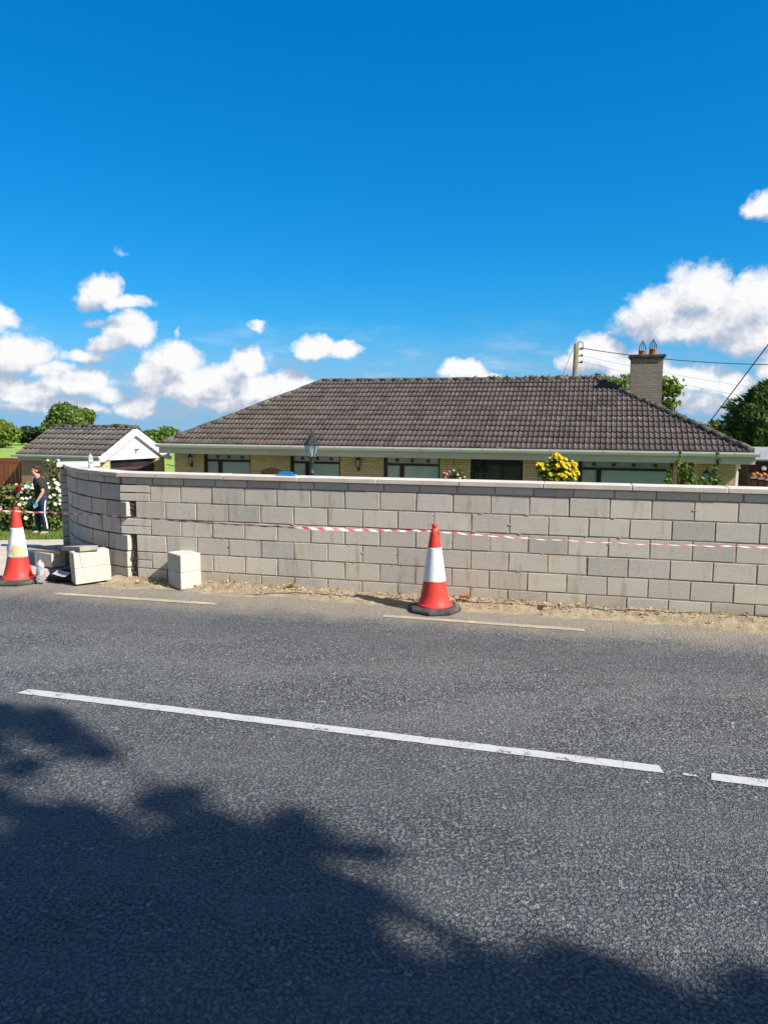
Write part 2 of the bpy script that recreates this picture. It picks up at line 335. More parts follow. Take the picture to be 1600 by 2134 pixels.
def mat_scuffed():
    m, b, pr, out = newmat('scuffed_sleeve'); oc = coords(b)
    n = b.noise(oc, 16, 5, .7); d = b.vmath('LENGTH', b.vmath('MULTIPLY', b.vmath('SUBTRACT', oc, (.045, -.10, .41)), (1, 1, .75)))
    peel = b.ramp(b.math('MULTIPLY_ADD', b.math('SUBTRACT', n, .5), .16, d), .075, .09, 1, 0)
    c = b.mix(b.ramp(b.noise(oc, 7, 5, .7), .45, .7), (.78, .79, .81), (.66, .66, .65))
    c = b.mix(peel, c, b.mix(b.ramp(b.noise(oc, 40, 4, .7), .45, .6), (.62, .48, .22), (.42, .36, .27)))
    s2 = b.vmath('LENGTH', b.vmath('SUBTRACT', oc, (-.06, -.07, .67))); c = b.mix(b.ramp(b.math('MULTIPLY_ADD', b.math('SUBTRACT', n, .5), .12, s2), .03, .045, .7, 0), c, (.40, .41, .38))
    link(b, c, pr.inputs['Base Color']); pr.inputs['Roughness'].default_value = .45; bump(b, pr, b.noise(oc, 40, 3), .15, .003); return m
M['scuffed'] = mat_scuffed()
def mat_tape():
    m, b, pr, out = newmat('barrier_tape'); uv = b.n('ShaderNodeSeparateXYZ', {0: b.n('ShaderNodeUVMap').outputs[0]}).outputs
    f = b.math('FRACT', b.math('ADD', b.math('DIVIDE', uv[0], .176), b.math('MULTIPLY', uv[1], .25)))
    link(b, b.mix(b.math('GREATER_THAN', f, .5), (.74, .72, .70), (.62, .07, .075)), pr.inputs['Base Color'])
    pr.inputs['Roughness'].default_value = .35; return m
M['tape'] = mat_tape()

# ------------------------------------------------------------------ helpers
def obj(name, data, m, parent=None):
    """link a bmesh or mesh as one object"""
    if isinstance(data, bmesh.types.BMesh):
        me = bpy.data.meshes.new(name); data.to_mesh(me); data.free()
    else: me = data
    if m is not None and not me.materials: me.materials.append(M[m] if isinstance(m, str) else m)
    o = bpy.data.objects.new(name, me); C.objects.link(o)
    if parent: o.parent = parent
    return o
def tag(o, label, cat, group=None):
    o['label'] = label; o['category'] = cat
    if group: o['group'] = group
    return o
def kind(o, k): o['kind'] = k; return o
def thing(name, label, cat, loc=(0, 0, 0), rz=0.0, group=None):
    o = bpy.data.objects.new(name, None); C.objects.link(o); o.location = loc; o.rotation_euler = (0, 0, rz); o.empty_display_size = .1
    return tag(o, label, cat, group)
def box(bm, x0, x1, y0, y1, z0, z1, M4=None, jit=0.0):
    co = [(x0, y0, z0), (x1, y0, z0), (x1, y1, z0), (x0, y1, z0), (x0, y0, z1), (x1, y0, z1), (x1, y1, z1), (x0, y1, z1)]
    vs = []
    for c in co:
        v = Vector(c)
        if jit: v += Vector((rnd.uniform(-jit, jit), rnd.uniform(-jit, jit), rnd.uniform(-jit, jit)))
        if M4 is not None: v = M4 @ v
        vs.append(bm.verts.new(v))
    for f in ((3, 2, 1, 0), (4, 5, 6, 7), (0, 1, 5, 4), (1, 2, 6, 5), (2, 3, 7, 6), (3, 0, 4, 7)): bm.faces.new([vs[i] for i in f])
    return vs
def bevel(bm, w, seg=1):
    bmesh.ops.bevel(bm, geom=list(bm.edges), offset=w, segments=seg, affect='EDGES', profile=.5); return bm
def bxm(*a, bev=0.0, **k):
    bm = bmesh.new(); box(bm, *a, **k)
    if bev: bevel(bm, bev)
    return bm
def lathe(bm, prof, n=24, M4=None, caps=True, smooth=True, twist=0.0):
    rings = []
    for r, z in prof:
        ring = []
        for i in range(n):
            a = 2*math.pi*i/n+twist; v = Vector((r*math.cos(a), r*math.sin(a), z)); ring.append(bm.verts.new(M4 @ v if M4 is not None else v))
        rings.append(ring)
    for a, b in zip(rings, rings[1:]):
        for i in range(n):
            f = bm.faces.new((a[i], a[(i+1) % n], b[(i+1) % n], b[i])); f.smooth = smooth
    if caps: bm.faces.new(rings[0][::-1]); bm.faces.new(rings[-1])
    return bm
def tube(bm, pts, rad, n=8, caps=True):
    pts = [Vector(p) for p in pts]; rings = []
    rr = rad if isinstance(rad, (list, tuple)) else [rad]*len(pts)
    for i, p in enumerate(pts):
        d = (pts[min(i+1, len(pts)-1)]-pts[max(i-1, 0)]).normalized()
        up = Vector((0, 0, 1)) if abs(d.z) < .95 else Vector((1, 0, 0))
        x = d.cross(up).normalized(); y = d.cross(x)
        rings.append([bm.verts.new(p+(x*math.cos(2*math.pi*k/n)+y*math.sin(2*math.pi*k/n))*rr[i]) for k in range(n)])
    for a, b in zip(rings, rings[1:]):
        for k in range(n):
            f = bm.faces.new((a[k], a[(k+1) % n], b[(k+1) % n], b[k])); f.smooth = True
    if caps: bm.faces.new(rings[0][::-1]); bm.faces.new(rings[-1])
    bmesh.ops.recalc_face_normals(bm, faces=bm.faces)
    return bm
def sheet(name, pts, m, z=None):
    bm = bmesh.new(); bm.faces.new([bm.verts.new(Vector(p)) for p in pts]); return obj(name, bm, m)
def pts_mesh(name, verts, faces, smooth=False):
    me = bpy.data.meshes.new(name); me.from_pydata(verts, [], faces); me.update()
    if smooth: me.polygons.foreach_set('use_smooth', [True]*len(me.polygons))
    return me
def leaves(name, clumps, n, size, seed=1, aspect=1.6, shell=.55, up=0.0):
    """leaf blades (bent quads) through a set of ellipsoid clumps (cx,cy,cz,rx,ry,rz)"""
    rs = np.random.RandomState(seed); cl = np.array(clumps, float)
    vol = (cl[:, 3]*cl[:, 4]*cl[:, 5])**(2/3); pick = rs.choice(len(cl), n, p=vol/vol.sum()); c = cl[pick]
    d = rs.normal(size=(n, 3)); d /= np.linalg.norm(d, axis=1)[:, None]
    rad = shell+(1-shell)*rs.rand(n)**.7; rad *= 1+.12*rs.normal(size=n)
    p = c[:, :3]+d*c[:, 3:]*rad[:, None]
    nrm = d*.9+rs.normal(size=(n, 3))*.75; nrm[:, 2] += .25+up; nrm /= np.linalg.norm(nrm, axis=1)[:, None]
    t = np.cross(nrm, rs.normal(size=(n, 3))); t /= np.linalg.norm(t, axis=1)[:, None]; b = np.cross(nrm, t)
    s = size*(.6+.8*rs.rand(n))[:, None]
    v = np.empty((n, 6, 3))
    v[:, 0] = p-t*s*aspect*.5; v[:, 1] = p-b*s*.5-t*s*.1; v[:, 2] = p-b*s*.32+t*s*aspect*.3
    v[:, 3] = p+t*s*aspect*.55-nrm*s*.15; v[:, 4] = p+b*s*.32+t*s*aspect*.3; v[:, 5] = p+b*s*.5-t*s*.1
    v[:, 1] -= nrm*s*.12; v[:, 5] -= nrm*s*.12
    f = (np.arange(n)[:, None]*6+np.arange(6)).tolist()
    return pts_mesh(name, v.reshape(-1, 3).tolist(), f)
def crown_clumps(cx, cy, cz, rx, ry, rz, n, seed, cr=.42):
    rs = random.Random(seed); out = []
    while len(out) < n:
        x, y, z = rs.uniform(-1, 1), rs.uniform(-1, 1), rs.uniform(-1, 1)
        if x*x+y*y+z*z > 1 or x*x+y*y+z*z < .12: continue
        k = cr*rs.uniform(.6, 1.15); out.append((cx+x*rx*.72, cy+y*ry*.72, cz+z*rz*.72, rx*k, ry*k, rz*k*.85))
    return out
def limbs(bm, base, top, r0, clumps, seed, n=9):
    rs = random.Random(seed); base = Vector(base); top = Vector(top); k = 6
    pts = [base.lerp(top, i/k)+Vector((rs.uniform(-1, 1), rs.uniform(-1, 1), 0))*r0*.5*(i > 0) for i in range(k+1)]
    tube(bm, pts, [r0*(1-.75*i/k) for i in range(k+1)], 8)
    for c in rs.sample(clumps, min(n, len(clumps))):
        e = Vector(c[:3]); s = base.lerp(top, rs.uniform(.35, .8))
        mid = s.lerp(e, .5)+Vector((0, 0, (e-s).length*.1)); tube(bm, [s, mid, e], [r0*.35, r0*.22, r0*.07], 5)
def tree(name, label, base, h, rx, rz, nclump, nleaf, size, lm, seed, group=None, cat='tree', ry=None, trunk_r=None, cr=.42, low=.0):
    ry = ry or rx; t = thing(name, label, cat, base, 0, group)
    cl = crown_clumps(0, 0, h-rz, rx, ry, rz, nclump, seed, cr)
    obj('crown', leaves('crown', cl, nleaf, size, seed), lm, t)
    bm = bmesh.new(); limbs(bm, (0, 0, -.1), (0, 0, h-rz*.6), trunk_r or h*.03, cl, seed); obj('trunk', bm, 'bark', t)
    return t

# ------------------------------------------------------------------ ground, road, markings
def gz(off):   # garden level falls away behind the wall
    pts = [(-50, -.02), (1.9, -.02), (4, -.30), (7.5, -.80), (12, -1.15), (60, -1.2), (110, -1.2), (160, -4), (400, -16), (1500, -60)]
    for (a, za), (b, zb) in zip(pts, pts[1:]):
        if off <= b: return za+(zb-za)*max(0, (off-a)/(b-a))
    return pts[-1][1]
bm = bmesh.new()
ts = [-1500, -400, -150, -60, -30, -20, -14, -10, -8, -6, -4, -2, 0, 2, 4, 6, 8, 12, 18, 30, 60, 150, 400, 1500]
offs = [-600, -60, -20, -8, 0, 1, 1.9, 3, 5, 7, 9.5, 11, 13, 18, 30, 60, 120, 400, 1500]
gr = [[bm.verts.new(S(t, o, gz(o))) for t in ts] for o in offs]
for a, b in zip(gr, gr[1:]):
    for i in range(len(ts)-1): bm.faces.new((a[i], a[i+1], b[i+1], b[i]))
kind(obj('ground', bm, 'ground'), 'structure')

kind(sheet('road', [S(-90, -8.6, -.002), S(90, -8.6, -.002), S(90, -.30, -.002), S(-90, -.30, -.002)], 'road'), 'structure')
# sandy strip at the foot of the wall, a heaped uneven sheet
bm = bmesh.new(); nx, ny = 260, 9
grid = []
for j in range(ny):
    row = []
    for i in range(nx):
        t = -3.75+i*(8.6/(nx-1)); f = j/(ny-1)
        edge = -.43+.16*mnoise.noise((t*1.3, 3, 0))+.05*mnoise.noise((t*6, 9, 0))-.10*min(1, max(0, (t-1)/3))
        o = edge+(.012-edge)*f
        z = .004+.055*f**1.5*(1+.7*mnoise.noise((t*2.1, f*2, 1)))+(.02*mnoise.noise((t*9, o*9, 2))+.012*mnoise.noise((t*25, o*25, 5)))*min(1, f*4)
        if j == 0: z = -.012
        row.append(bm.verts.new(S(t, o, z)))
    grid.append(row)
for a, b in zip(grid, grid[1:]):
    for i in range(nx-1):
        f = bm.faces.new((a[i], a[i+1], b[i+1], b[i])); f.smooth = True
kind(obj('soil_strip', bm, 'soil'), 'structure')
# concrete entrance apron and path falling towards the house
bm = bmesh.new(); rows = []
for o, t0, t1 in ((-.30, -14, -3.75), (.2, -14, -3.75), (.9, -14, -4.35), (1.85, -14, -5.1), (2.0, -14, -5.2), (2.4, -8.7, -5.2), (4, -8.6, -5.0), (5.6, -8.5, -4.6), (7.5, -8.4, -4.2), (12, -8.4, -4.0)):
    rows.append([bm.verts.new(S(t0+(t1-t0)*k/6, o, gz(o)+.024)) for k in range(7)])
for a, b in zip(rows, rows[1:]):
    for k in range(6): bm.faces.new((a[k], a[k+1], b[k+1], b[k]))
kind(obj('driveway', bm, 'concrete'), 'structure')

def strip(name, p0, p1, w, m, seed, jag=.35, z=.003):
    """painted line with slightly ragged sides and torn ends"""
    p0 = Vector(p0); p1 = Vector(p1); d = (p1-p0); L = d.length; d.normalize(); n = Vector((-d.y, d.x, 0)); rs = random.Random(seed)
    k = max(6, int(L/.05)); bm = bmesh.new(); a = []; b = []
    for i in range(k+1):
        s = L*i/k; e0 = rs.uniform(-.003, .003); e1 = rs.uniform(-.003, .003); c = p0+d*s; c.z = z
        sh0 = jag*w*rs.uniform(0, 1) if i in (0, k) else 0; sg = 1 if i == 0 else -1
        a.append(bm.verts.new(c-n*(w/2+e0)+d*sh0*sg)); b.append(bm.verts.new(c+n*(w/2+e1)+d*jag*w*rs.uniform(.6, 1.6)*sg*(i in (0, k))))
    for i in range(k): bm.faces.new((a[i], a[i+1], b[i+1], b[i]))
    return kind(obj(name, bm, m), 'structure')
strip('white_road_line', (-2.93, 5.98, 0), (1.80, 4.625, 0), .105, 'white_line', 3)
strip('white_road_line', (2.02, 4.545, 0), (6.3, 3.28, 0), .105, 'white_line', 4)
strip('white_road_line', (-7.6, 7.35, 0), (-3.17, 6.06, 0), .105, 'white_line', 8)
strip('white_road_line', (1.86, 4.575, 0), (1.98, 4.54, 0), .028, 'white_line', 6, .9)
strip('yellow_road_line', S(-4.05, -.94), S(-1.8, -.90), .10, 'yellow_line', 5)
strip('yellow_road_line', S(.20, -.90), S(2.45, -.90), .10, 'yellow_line', 7)
strip('yellow_road_line', S(4.2, -.90), S(6.4, -.90), .10, 'yellow_line', 9)

# ------------------------------------------------------------------ the new block wall
wall = thing('block_wall', 'new grey concrete block wall along the road with pale coping, curved at its left end', 'wall', S(0, 0, 0), WA)
TW = .215
CS = [(1.308, 1.408), (1.083, 1.308), (.858, 1.083), (.633, .858), (.408, .633), (.183, .408), (-.06, .183)]   # courses, top one half height
bm = bmesh.new(); J = .0085
def blk(x0, x1, z0, z1, y0=0.0, y1=TW):
    dz = rnd.uniform(-.002, .002); dy = rnd.uniform(-.005, -.0005)
    box(bm, x0+J, x1-J, y0+dy, y1-dy, z0+J+dz, z1-J+dz, jit=.0022)
T0 = -3.2005-2.325
# P@U offset of the wall origin: local x = t measured from S(0)
T0 = -3.2005
for k, (z0, z1) in enumerate(CS):
    half = k in (2, 4, 6)
    x = T0 + (.045 if k == 0 else 0) - (.225 if half else 0)
    if k in (1, 3):
        mid = (z0+z1)/2
        blk(T0-.46, T0, z0, mid+.004); blk(T0-.455, T0, mid+.004, z1)
    elif k == 5: 
        mid = (z0+z1)/2
        blk(T0-.225, T0, z0, mid); blk(T0-.225, T0, mid, z1)
    elif k == 0: blk(T0-.42, x, z0, z1)
    elif k == 6: blk(T0-.225, x+.225 if not half else x+.45, z0, z1); x += .45 if half else .225
    x_ = x
    while x_ < 11:
        w = .45
        blk(x_, x_+w, z0, z1); x_ += w
bevel(bm, .003)
obj('straight_blockwork', bm, 'block', wall)
bm = bmesh.new(); box(bm, T0-.215, 11.2, .0015, TW-.006, -.1, 1.404); obj('mortar_core', bm, 'mortar', wall)
# squeezed-out mortar blobs along the joints
bm = bmesh.new()
for _ in range(70):
    k = rnd.randrange(1, 7); z = CS[k][1]; x = rnd.uniform(-3.3, 3.2)
    if rnd.random() < .3: x = T0+.45*rnd.randrange(0, 16)-(.225 if k in (2, 4, 6) else 0); z -= rnd.uniform(.02, .2)
    s = rnd.uniform(.006, .016)
    mt = Matrix.Translation((x, -.001, z)) @ Matrix.Diagonal((s*rnd.uniform(1, 3), s*.5, s*rnd.uniform(.6, 1), 1))
    bmesh.ops.create_icosphere(bm, subdivisions=1, radius=1, matrix=mt)
obj('mortar_snots', bm, 'mortar', wall).name = 'mortar_drips'
# curved part
H0, HK = R(144.548), R(13.676)
def cpath(s, out=0.0):
    """front-face point of the curve in wall-local space"""
    p = S(-3.66); n = max(1, int(abs(s)/.02)); ds = s/n
    for i in range(n): h = H0-HK*((i+.5)*ds) if s > 0 else R(147); p = p+Vector((math.cos(h), math.sin(h), 0))*ds
    h = H0-HK*s if s >= 0 else R(147); nn = Vector((math.sin(h), -math.cos(h), 0))   # away from the road side
    return p+nn*out*1.0, Vector((math.cos(h), math.sin(h), 0)), nn
WI = Matrix.Rotation(-WA, 4, 'Z') @ Matrix.Translation(-S(0))
# inward normal: the side away from the viewer
def cp(s, dep, z):
    p, d, nn = cpath(s); nin = Vector((d.y, -d.x, 0))
    p = p+nin*dep; return WI @ Vector((p.x, p.y, z))
SEND = 2.45
bm = bmesh.new()
def cblk(s0, s1, z0, z1):
    vs = []; dy = rnd.uniform(-.004, .004)
    for z in (z0+.009, z1-.009):
        for s, d in ((s0+.011, dy), (s1-.011, dy), (s1-.011, TW), (s0+.011, TW)): vs.append(bm.verts.new(cp(s, d, z)+Vector((rnd.uniform(-.002, .002), 0, rnd.uniform(-.002, .002)))))
    for f in ((3, 2, 1, 0), (4, 5, 6, 7), (0, 1, 5, 4), (1, 2, 6, 5), (2, 3, 7, 6), (3, 0, 4, 7)): bm.faces.new([vs[i] for i in f])
for k, (z0, z1) in enumerate(CS):
    s = 0.0; first = .45
    if k in (2, 4): s = -.14; first = .44
    if k == 0: s = 0.0; first = .36
    if k >= 5: s = -.13; first = .42
    while s < SEND-.05:
        e = min(s+first, SEND); cblk(s, e, z0, z1); s = e; first = .45
bmesh.ops.recalc_face_normals(bm, faces=bm.faces); bevel(bm, .005)
obj('curved_blockwork', bm, 'block', wall)
bm = bmesh.new(); rows = []
for i in range(26):
    s = .30+(SEND-.31)*i/25
    rows.append([bm.verts.new(cp(s, d, z)) for d, z in ((.010, -.1), (.010, 1.403), (TW-.012, 1.403), (TW-.012, -.1))])
for a, b in zip(rows, rows[1:]):
    for j in range(4): bm.faces.new((a[j], b[j], b[(j+1) % 4], a[(j+1) % 4]))
bm.faces.new(rows[0]); bm.faces.new(rows[-1][::-1]); bmesh.ops.recalc_face_normals(bm, faces=bm.faces)
obj('mortar_core', bm, 'shaded_mortar', wall)
# end pier of blocks laid flat, at the gate opening
pe, pd, _ = cpath(SEND-.02); nin = Vector((pd.y, -pd.x, 0))
PX = Matrix.Translation(WI @ Vector((pe.x, pe.y, 0))) @ Matrix.Rotation(math.atan2(pd.y, pd.x)-WA, 4, 'Z')
bm = bmesh.new(); z = -.35; k = 0
while z < 1.38:
    e = min(z+.1085, 1.404)
    if k % 2: box(bm, .02, .46, -.45, .10, z+.005, e-.005, PX, .003)
    else:
        box(bm, .02, .236, -.45, .10, z+.005, e-.005, PX, .003); box(bm, .246, .46, -.45, .10, z+.005, e-.005, PX, .003)
    z = e; k += 1
bevel(bm, .005); obj('end_pier', bm, 'block', wall)
bm = bmesh.new(); box(bm, .03, .45, -.44, .088, -.35, 1.402, PX); obj('pier_mortar', bm, 'shaded_mortar', wall)
# coping stones: joints read off the wall
OV = .042; CT0, CT1 = 1.408, 1.468
cj = [-3.64, -3.10, -2.125, -1.10, -.09, .92, 1.90, 2.88, 3.88, 4.88, 5.88, 6.88, 7.88, 8.88, 9.88, 10.88]
cj = [c for c in cj]
def cope_prism(verts):
    b = bmesh.new(); vs = [b.verts.new(v) for v in verts]
    for f in ((3, 2, 1, 0), (4, 5, 6, 7), (0, 1, 5, 4), (1, 2, 6, 5), (2, 3, 7, 6), (3, 0, 4, 7)): b.faces.new([vs[i] for i in f])
    bmesh.ops.recalc_face_normals(b, faces=b.faces); return bevel(b, .006)
for a, b_ in zip(cj, cj[1:]):
    q = rnd.uniform(-.003, .003)
    b = bxm(a+.0025, b_-.0025, -OV+q, TW+OV+q, CT0, CT1+rnd.uniform(-.0015, .0015), bev=.007); obj('coping_slab', b, 'coping', wall)
sj = [.0, .34, .70, 1.05, 1.42, 1.80, 2.15, 2.47]
for i, (a, b_) in enumerate(zip(sj, sj[1:])):
    vs = [cp(s, d, z) for z in (CT0, CT1) for s, d in ((a+.003, -OV), (b_-.003, -OV), (b_-.003, TW+OV), (a+.003, TW+OV))]
    obj('coping_slab', cope_prism(vs), 'coping', wall)
b = bmesh.new(); box(b, -.0, .53, -.50, .15, CT0, CT1+.002, PX); bevel(b, .007); obj('coping_slab', b, 'coping', wall)
# wedge closing the bend of the coping
vA = WI @ (S(-3.64, -OV)); vB = WI @ S(-3.64, TW+OV); vC = cp(0, TW+OV, 0); vD = cp(0, -OV, 0)
for v in (vA, vB, vC, vD): v.z = 0
b = bmesh.new(); lo = [b.verts.new(v+Vector((0, 0, CT0+.002))) for v in (vD, vA, vB)]; hi = [b.verts.new(v+Vector((0, 0, CT1-.002))) for v in (vD, vA, vB)]
b.faces.new(lo[::-1]); b.faces.new(hi)
for i in range(3): b.faces.new((lo[i], lo[(i+1) % 3], hi[(i+1) % 3], hi[i]))
bmesh.ops.recalc_face_normals(b, faces=b.faces); obj('coping_wedge', b, 'coping', wall)
bm = bmesh.new(); box(bm, T0-.44, T0-.212, .022, TW-.01, -.1, 1.30); obj('corner_mortar', bm, 'shaded_mortar', wall)  # fills the toothed gap, its shade put into the dark colour
# rough mortar fillet down the toothed corner
bm = bmesh.new()
for i in range(90):
    z = rnd.choice([rnd.uniform(.86, 1.07), rnd.uniform(.15, .62), rnd.uniform(.1, .42)]); x = -3.47+rnd.uniform(-.07, .05)
    s = rnd.uniform(.012, .032); mt = Matrix.Translation((x, .045+rnd.uniform(-.03, .03), z)) @ Matrix.Rotation(rnd.uniform(0, 3), 4, 'Y') @ Matrix.Diagonal((s, s*.7, s*rnd.uniform(.7, 2), 1))
    bmesh.ops.create_icosphere(bm, subdivisions=1, radius=1, matrix=mt)
obj('corner_mortar', bm, 'shaded_mortar', wall)

# ------------------------------------------------------------------ loose blocks, boards, bag
def loose_block(label, loc, rz, dims, tilt=(0, 0), group='loose pale blocks by the road'):
    b = bxm(-dims[0]/2, dims[0]/2, -dims[1]/2, dims[1]/2, 0, dims[2], bev=.006, jit=.002)
    o = obj('concrete_block', b, 'newblock'); o.location = loc; o.rotation_euler = (tilt[0], tilt[1], rz); return tag(o, label, 'block', group)
bp = Vector((-3.89, 10.06, .026)); bz = R(36)
loose_block('pale block at the foot of the leaning pair under the end of the plank', bp, bz, (.46, .215, .21), (0, R(-1.8)))
loose_block('pale block on top of the leaning pair, holding up the plank end', bp+Vector((-.012, 0, .212)), bz+R(.5), (.46, .215, .205), (R(-.6), R(-2.2)))
pp = Vector((-2.60, 9.86, .006)); pz = R(42)
pillar_grp = 'loose pale blocks by the road'
loose_block('lower block of the square pair standing on its own before the wall', pp, pz, (.285, .36, .222))
loose_block('upper block of the square pair standing on its own before the wall', pp+Vector((0, 0, .223)), pz, (.285, .36, .225))
loose_block('grey block lying in the shade under the low board behind the left cone', (-4.92, 11.16, .026), R(-36), (.46, .215, .20))
def plank(label, p0, p1, w, th):
    p0 = Vector(p0); p1 = Vector(p1); d = p1-p0; L = d.length; x = d.normalized(); y = Vector((0, 0, 1)).cross(x).normalized(); z = x.cross(y)
    mt = Matrix((x, y, z)).transposed().to_4x4(); mt.translation = p0
    bm = bmesh.new(); ns = 10; 
    box(bm, 0, L, -w/2, w/2, 0, th, jit=.004); bevel(bm, .007, 2); o = obj('plank', bm, 'timber'); o.matrix_world = mt; return tag(o, label, 'plank', 'scaffold boards by the curved wall')
plank('thick weathered scaffold board with its near end on the leaning pale blocks', (-3.86, 9.93, .455), (-5.45, 12.4, .05), .24, .062)
plank('low weathered board lying across the shaded block behind the left cone', (-4.60, 11.0, .232), (-5.36, 11.45, .18), .225, .05)
bm = bmesh.new(); bmesh.ops.create_icosphere(bm, subdivisions=4, radius=1)
for v in bm.verts:
    n = mnoise.noise(v.co*2.2)+.6*mnoise.noise(v.co*5); v.co = Vector((v.co.x*.27, v.co.y*.16, max(-.03, v.co.z*.10)))*(1+.35*n)
for f in bm.faces: f.smooth = True
o = obj('rubbish_bag', bm, 'bagplastic'); o.location = (-4.28, 10.22, .05); o.rotation_euler = (0, 0, R(-15)); tag(o, 'crumpled black plastic bag in the shade beneath the boards', 'bag')
bm = bmesh.new(); grid_ = [[bm.verts.new((x*.05, y*.035, .012*mnoise.noise((x*1.3, y*1.1, 4)))) for x in range(6)] for y in range(4)]
for a, b in zip(grid_, grid_[1:]):
    for i in range(5): bm.faces.new((a[i], a[i+1], b[i+1], b[i]))
bmesh.ops.solidify(bm, geom=list(bm.faces), thickness=.004)
o = obj('paper_scrap', bm, 'whitebit'); o.location = (-4.40, 10.02, .125); o.rotation_euler = (R(24), R(4), R(-28)); tag(o, 'scrap of white paper on the black plastic bag', 'litter')

# ------------------------------------------------------------------ traffic cones, tape, bottles
def cone(label, loc, rz, lean=(0, 0), dirty=False):
    t = thing('traffic_cone', label, 'traffic cone', loc, rz, 'traffic cones at the road edge'); t.rotation_euler = (lean[0], lean[1], rz)
    b = bmesh.new(); r = .315
    prof = [(r*.97, 0), (r, .02), (r*.98, .045), (r*.86, .062), (.17, .066)]
    lathe(b, prof, 8, twist=R(22.5), smooth=False)
    for v in b.verts: v.co += Vector((0, 0, .004*mnoise.noise(v.co*9)))
    bevel(b, .005); obj('base', b, 'rubber', t)
    b = bmesh.new()
    lathe(b, [(.205, .060), (.206, .078), (.192, .088), (.182, .10), (.160, .18), (.143, .26), (.128, .345), (.1275, .352)], 40, caps=False)
    obj('lower_shell', b, 'conered', t)
    b = bmesh.new(); lathe(b, [(.078, .735), (.062, .83), (.050, .905), (.041, .945), (.028, .958), (.024, .966)], 40, caps=False)
    obj('upper_shell', b, 'conered', t)
    b = bmesh.new(); lathe(b, [(.1285, .350), (.131, .352), (.1305, .362), (.0795, .728), (.079, .738), (.076, .738)], 40, caps=False)
    s = obj('white_sleeve', b, 'scuffed' if dirty else 'conewhite', t)
    b = bmesh.new(); lathe(b, [(.020, .958), (.030, .968), (.034, .985), (.030, 1.002), (.016, 1.012), (.003, 1.014)], 24); obj('top_knob', b, 'conered', t)
    return t
cone('upright red and white cone on the road edge before the middle of the block wall', (.59, 8.70, 0), R(8), (0, R(-.6)))
cone('red and white cone with a scuffed dirty sleeve beside the plastic bottle', (-4.89, 10.10, 0), R(0), (0, R(1.2)), True)

bm = bmesh.new()
key = [(-9.5, 11.0, .99, 1.1), (-6.5, 10.5, .965, 1.1), (-4.92, 10.08, .955, .3), (-4.2, 9.95, .953, -.31), (-3.3, 9.72, .935, -.31), (-2.55, 9.52, .915, -.33), (-2.0, 9.38, .90, -.6), (-1.4, 9.22, .895, -.35), (-.9, 9.1, .89, .15), (-.3, 8.93, .895, .75), (.2, 8.8, .91, 1.1), (.55, 8.68, .925, 1.2),
       (.95, 8.62, .90, 1.3), (1.35, 8.54, .885, 1.3), (1.8, 8.45, .87, 1.42), (2.6, 8.28, .86, 1.48), (3.2, 8.15, .865, 1.42), (3.8, 8.02, .872, 1.3), (4.6, 7.85, .88, 1.0), (6.6, 7.4, .93, .8)]
key = [(x*.972, y*.972, 2.2+(z-2.2)*.972, w) if -3.4 < x < -.8 else (x, y, z, w) for x, y, z, w in key]
def kint(u):
    i = min(int(u), len(key)-2); f = u-i
    p0, p1, p2, p3 = [key[max(0, min(len(key)-1, i+k))] for k in (-1, 0, 1, 2)]
    return [.5*((2*b)+(-a+c)*f+(2*a-5*b+4*c-d)*f*f+(-a+3*b-3*c+d)*f**3) for a, b, c, d in zip(p0, p1, p2, p3)]
uvl = bm.loops.layers.uv.new('UVMap'); prev = None; s = 0
for i in range(0, (len(key)-1)*14+1):
    x, y, z, tw = kint(i/14); c = Vector((x, y, z+.004*math.sin(i*.7)))
    wv = Vector((0, math.sin(tw), math.cos(tw)))*(.0145 if x > -1.0 else .0105)
    a = bm.verts.new(c+wv); b = bm.verts.new(c-wv)
    if prev:
        s1 = s+(c-prev[2]).length; f = bm.faces.new((prev[0], prev[1], b, a)); f.smooth = True
        for l, uv in zip(f.loops, ((s, 1), (s, 0), (s1, 0), (s1, 1))): l[uvl].uv = uv
        s = s1
    prev = (a, b, c)
tag(obj('barrier_tape', bm, 'tape'), 'twisted red and white striped barrier tape strung between the cones', 'tape')

def bottle(label, loc, h, r, capmat, group, label_band):
    t = thing('water_bottle', label, 'bottle', loc, rnd.random(), group)
    b = bmesh.new(); lathe(b, [(r*.8, 0), (r*.97, .01*h), (r, .05*h), (r, .25*h), (r*.94, .27*h), (r, .29*h), (r*.97, .45*h), (r, .47*h), (r*1.02, .62*h), (r*1.05, .70*h), (r*.9, .78*h), (r*.5, .86*h), (r*.34, .90*h), (r*.34, .93*h)], 28)
    obj('bottle_body', b, 'bottle', t)
    b = bmesh.new(); lathe(b, [(r*.38, .93*h), (r*.40, .94*h), (r*.40, .995*h), (r*.36, h)], 20); obj('cap', b, capmat, t)
    b = bmesh.new(); lathe(b, [(r*1.015, .47*h), (r*1.03, .56*h)], 28, caps=False); obj('label_band', b, label_band, t)
    return t
bcap = pm('blue_cap', (.08, .12, .42), (.06, .09, .34), 5, .4, 5, 0); bband = pm('blue_band', (.12, .24, .62), (.55, .62, .75), 14, .5, 5, 0); rcap = pm('red_cap', (.55, .16, .14), (.45, .12, .1), 5, .4, 5, 0)
M['bcap'] = bcap; M['bband'] = bband; M['rcap'] = rcap; M['cband'] = pm('clear_band', (.62, .66, .74), (.78, .80, .84), 14, .4, 5, 0)
bottle('tall clear water bottle with blue cap standing on the ground beside the dirty cone', (-4.535, 9.98, .026), .325, .052, 'bcap', 'plastic bottles', 'bband')
bq = cp(1.06, .13, 1.469); bw = (wall.matrix_basis @ bq)
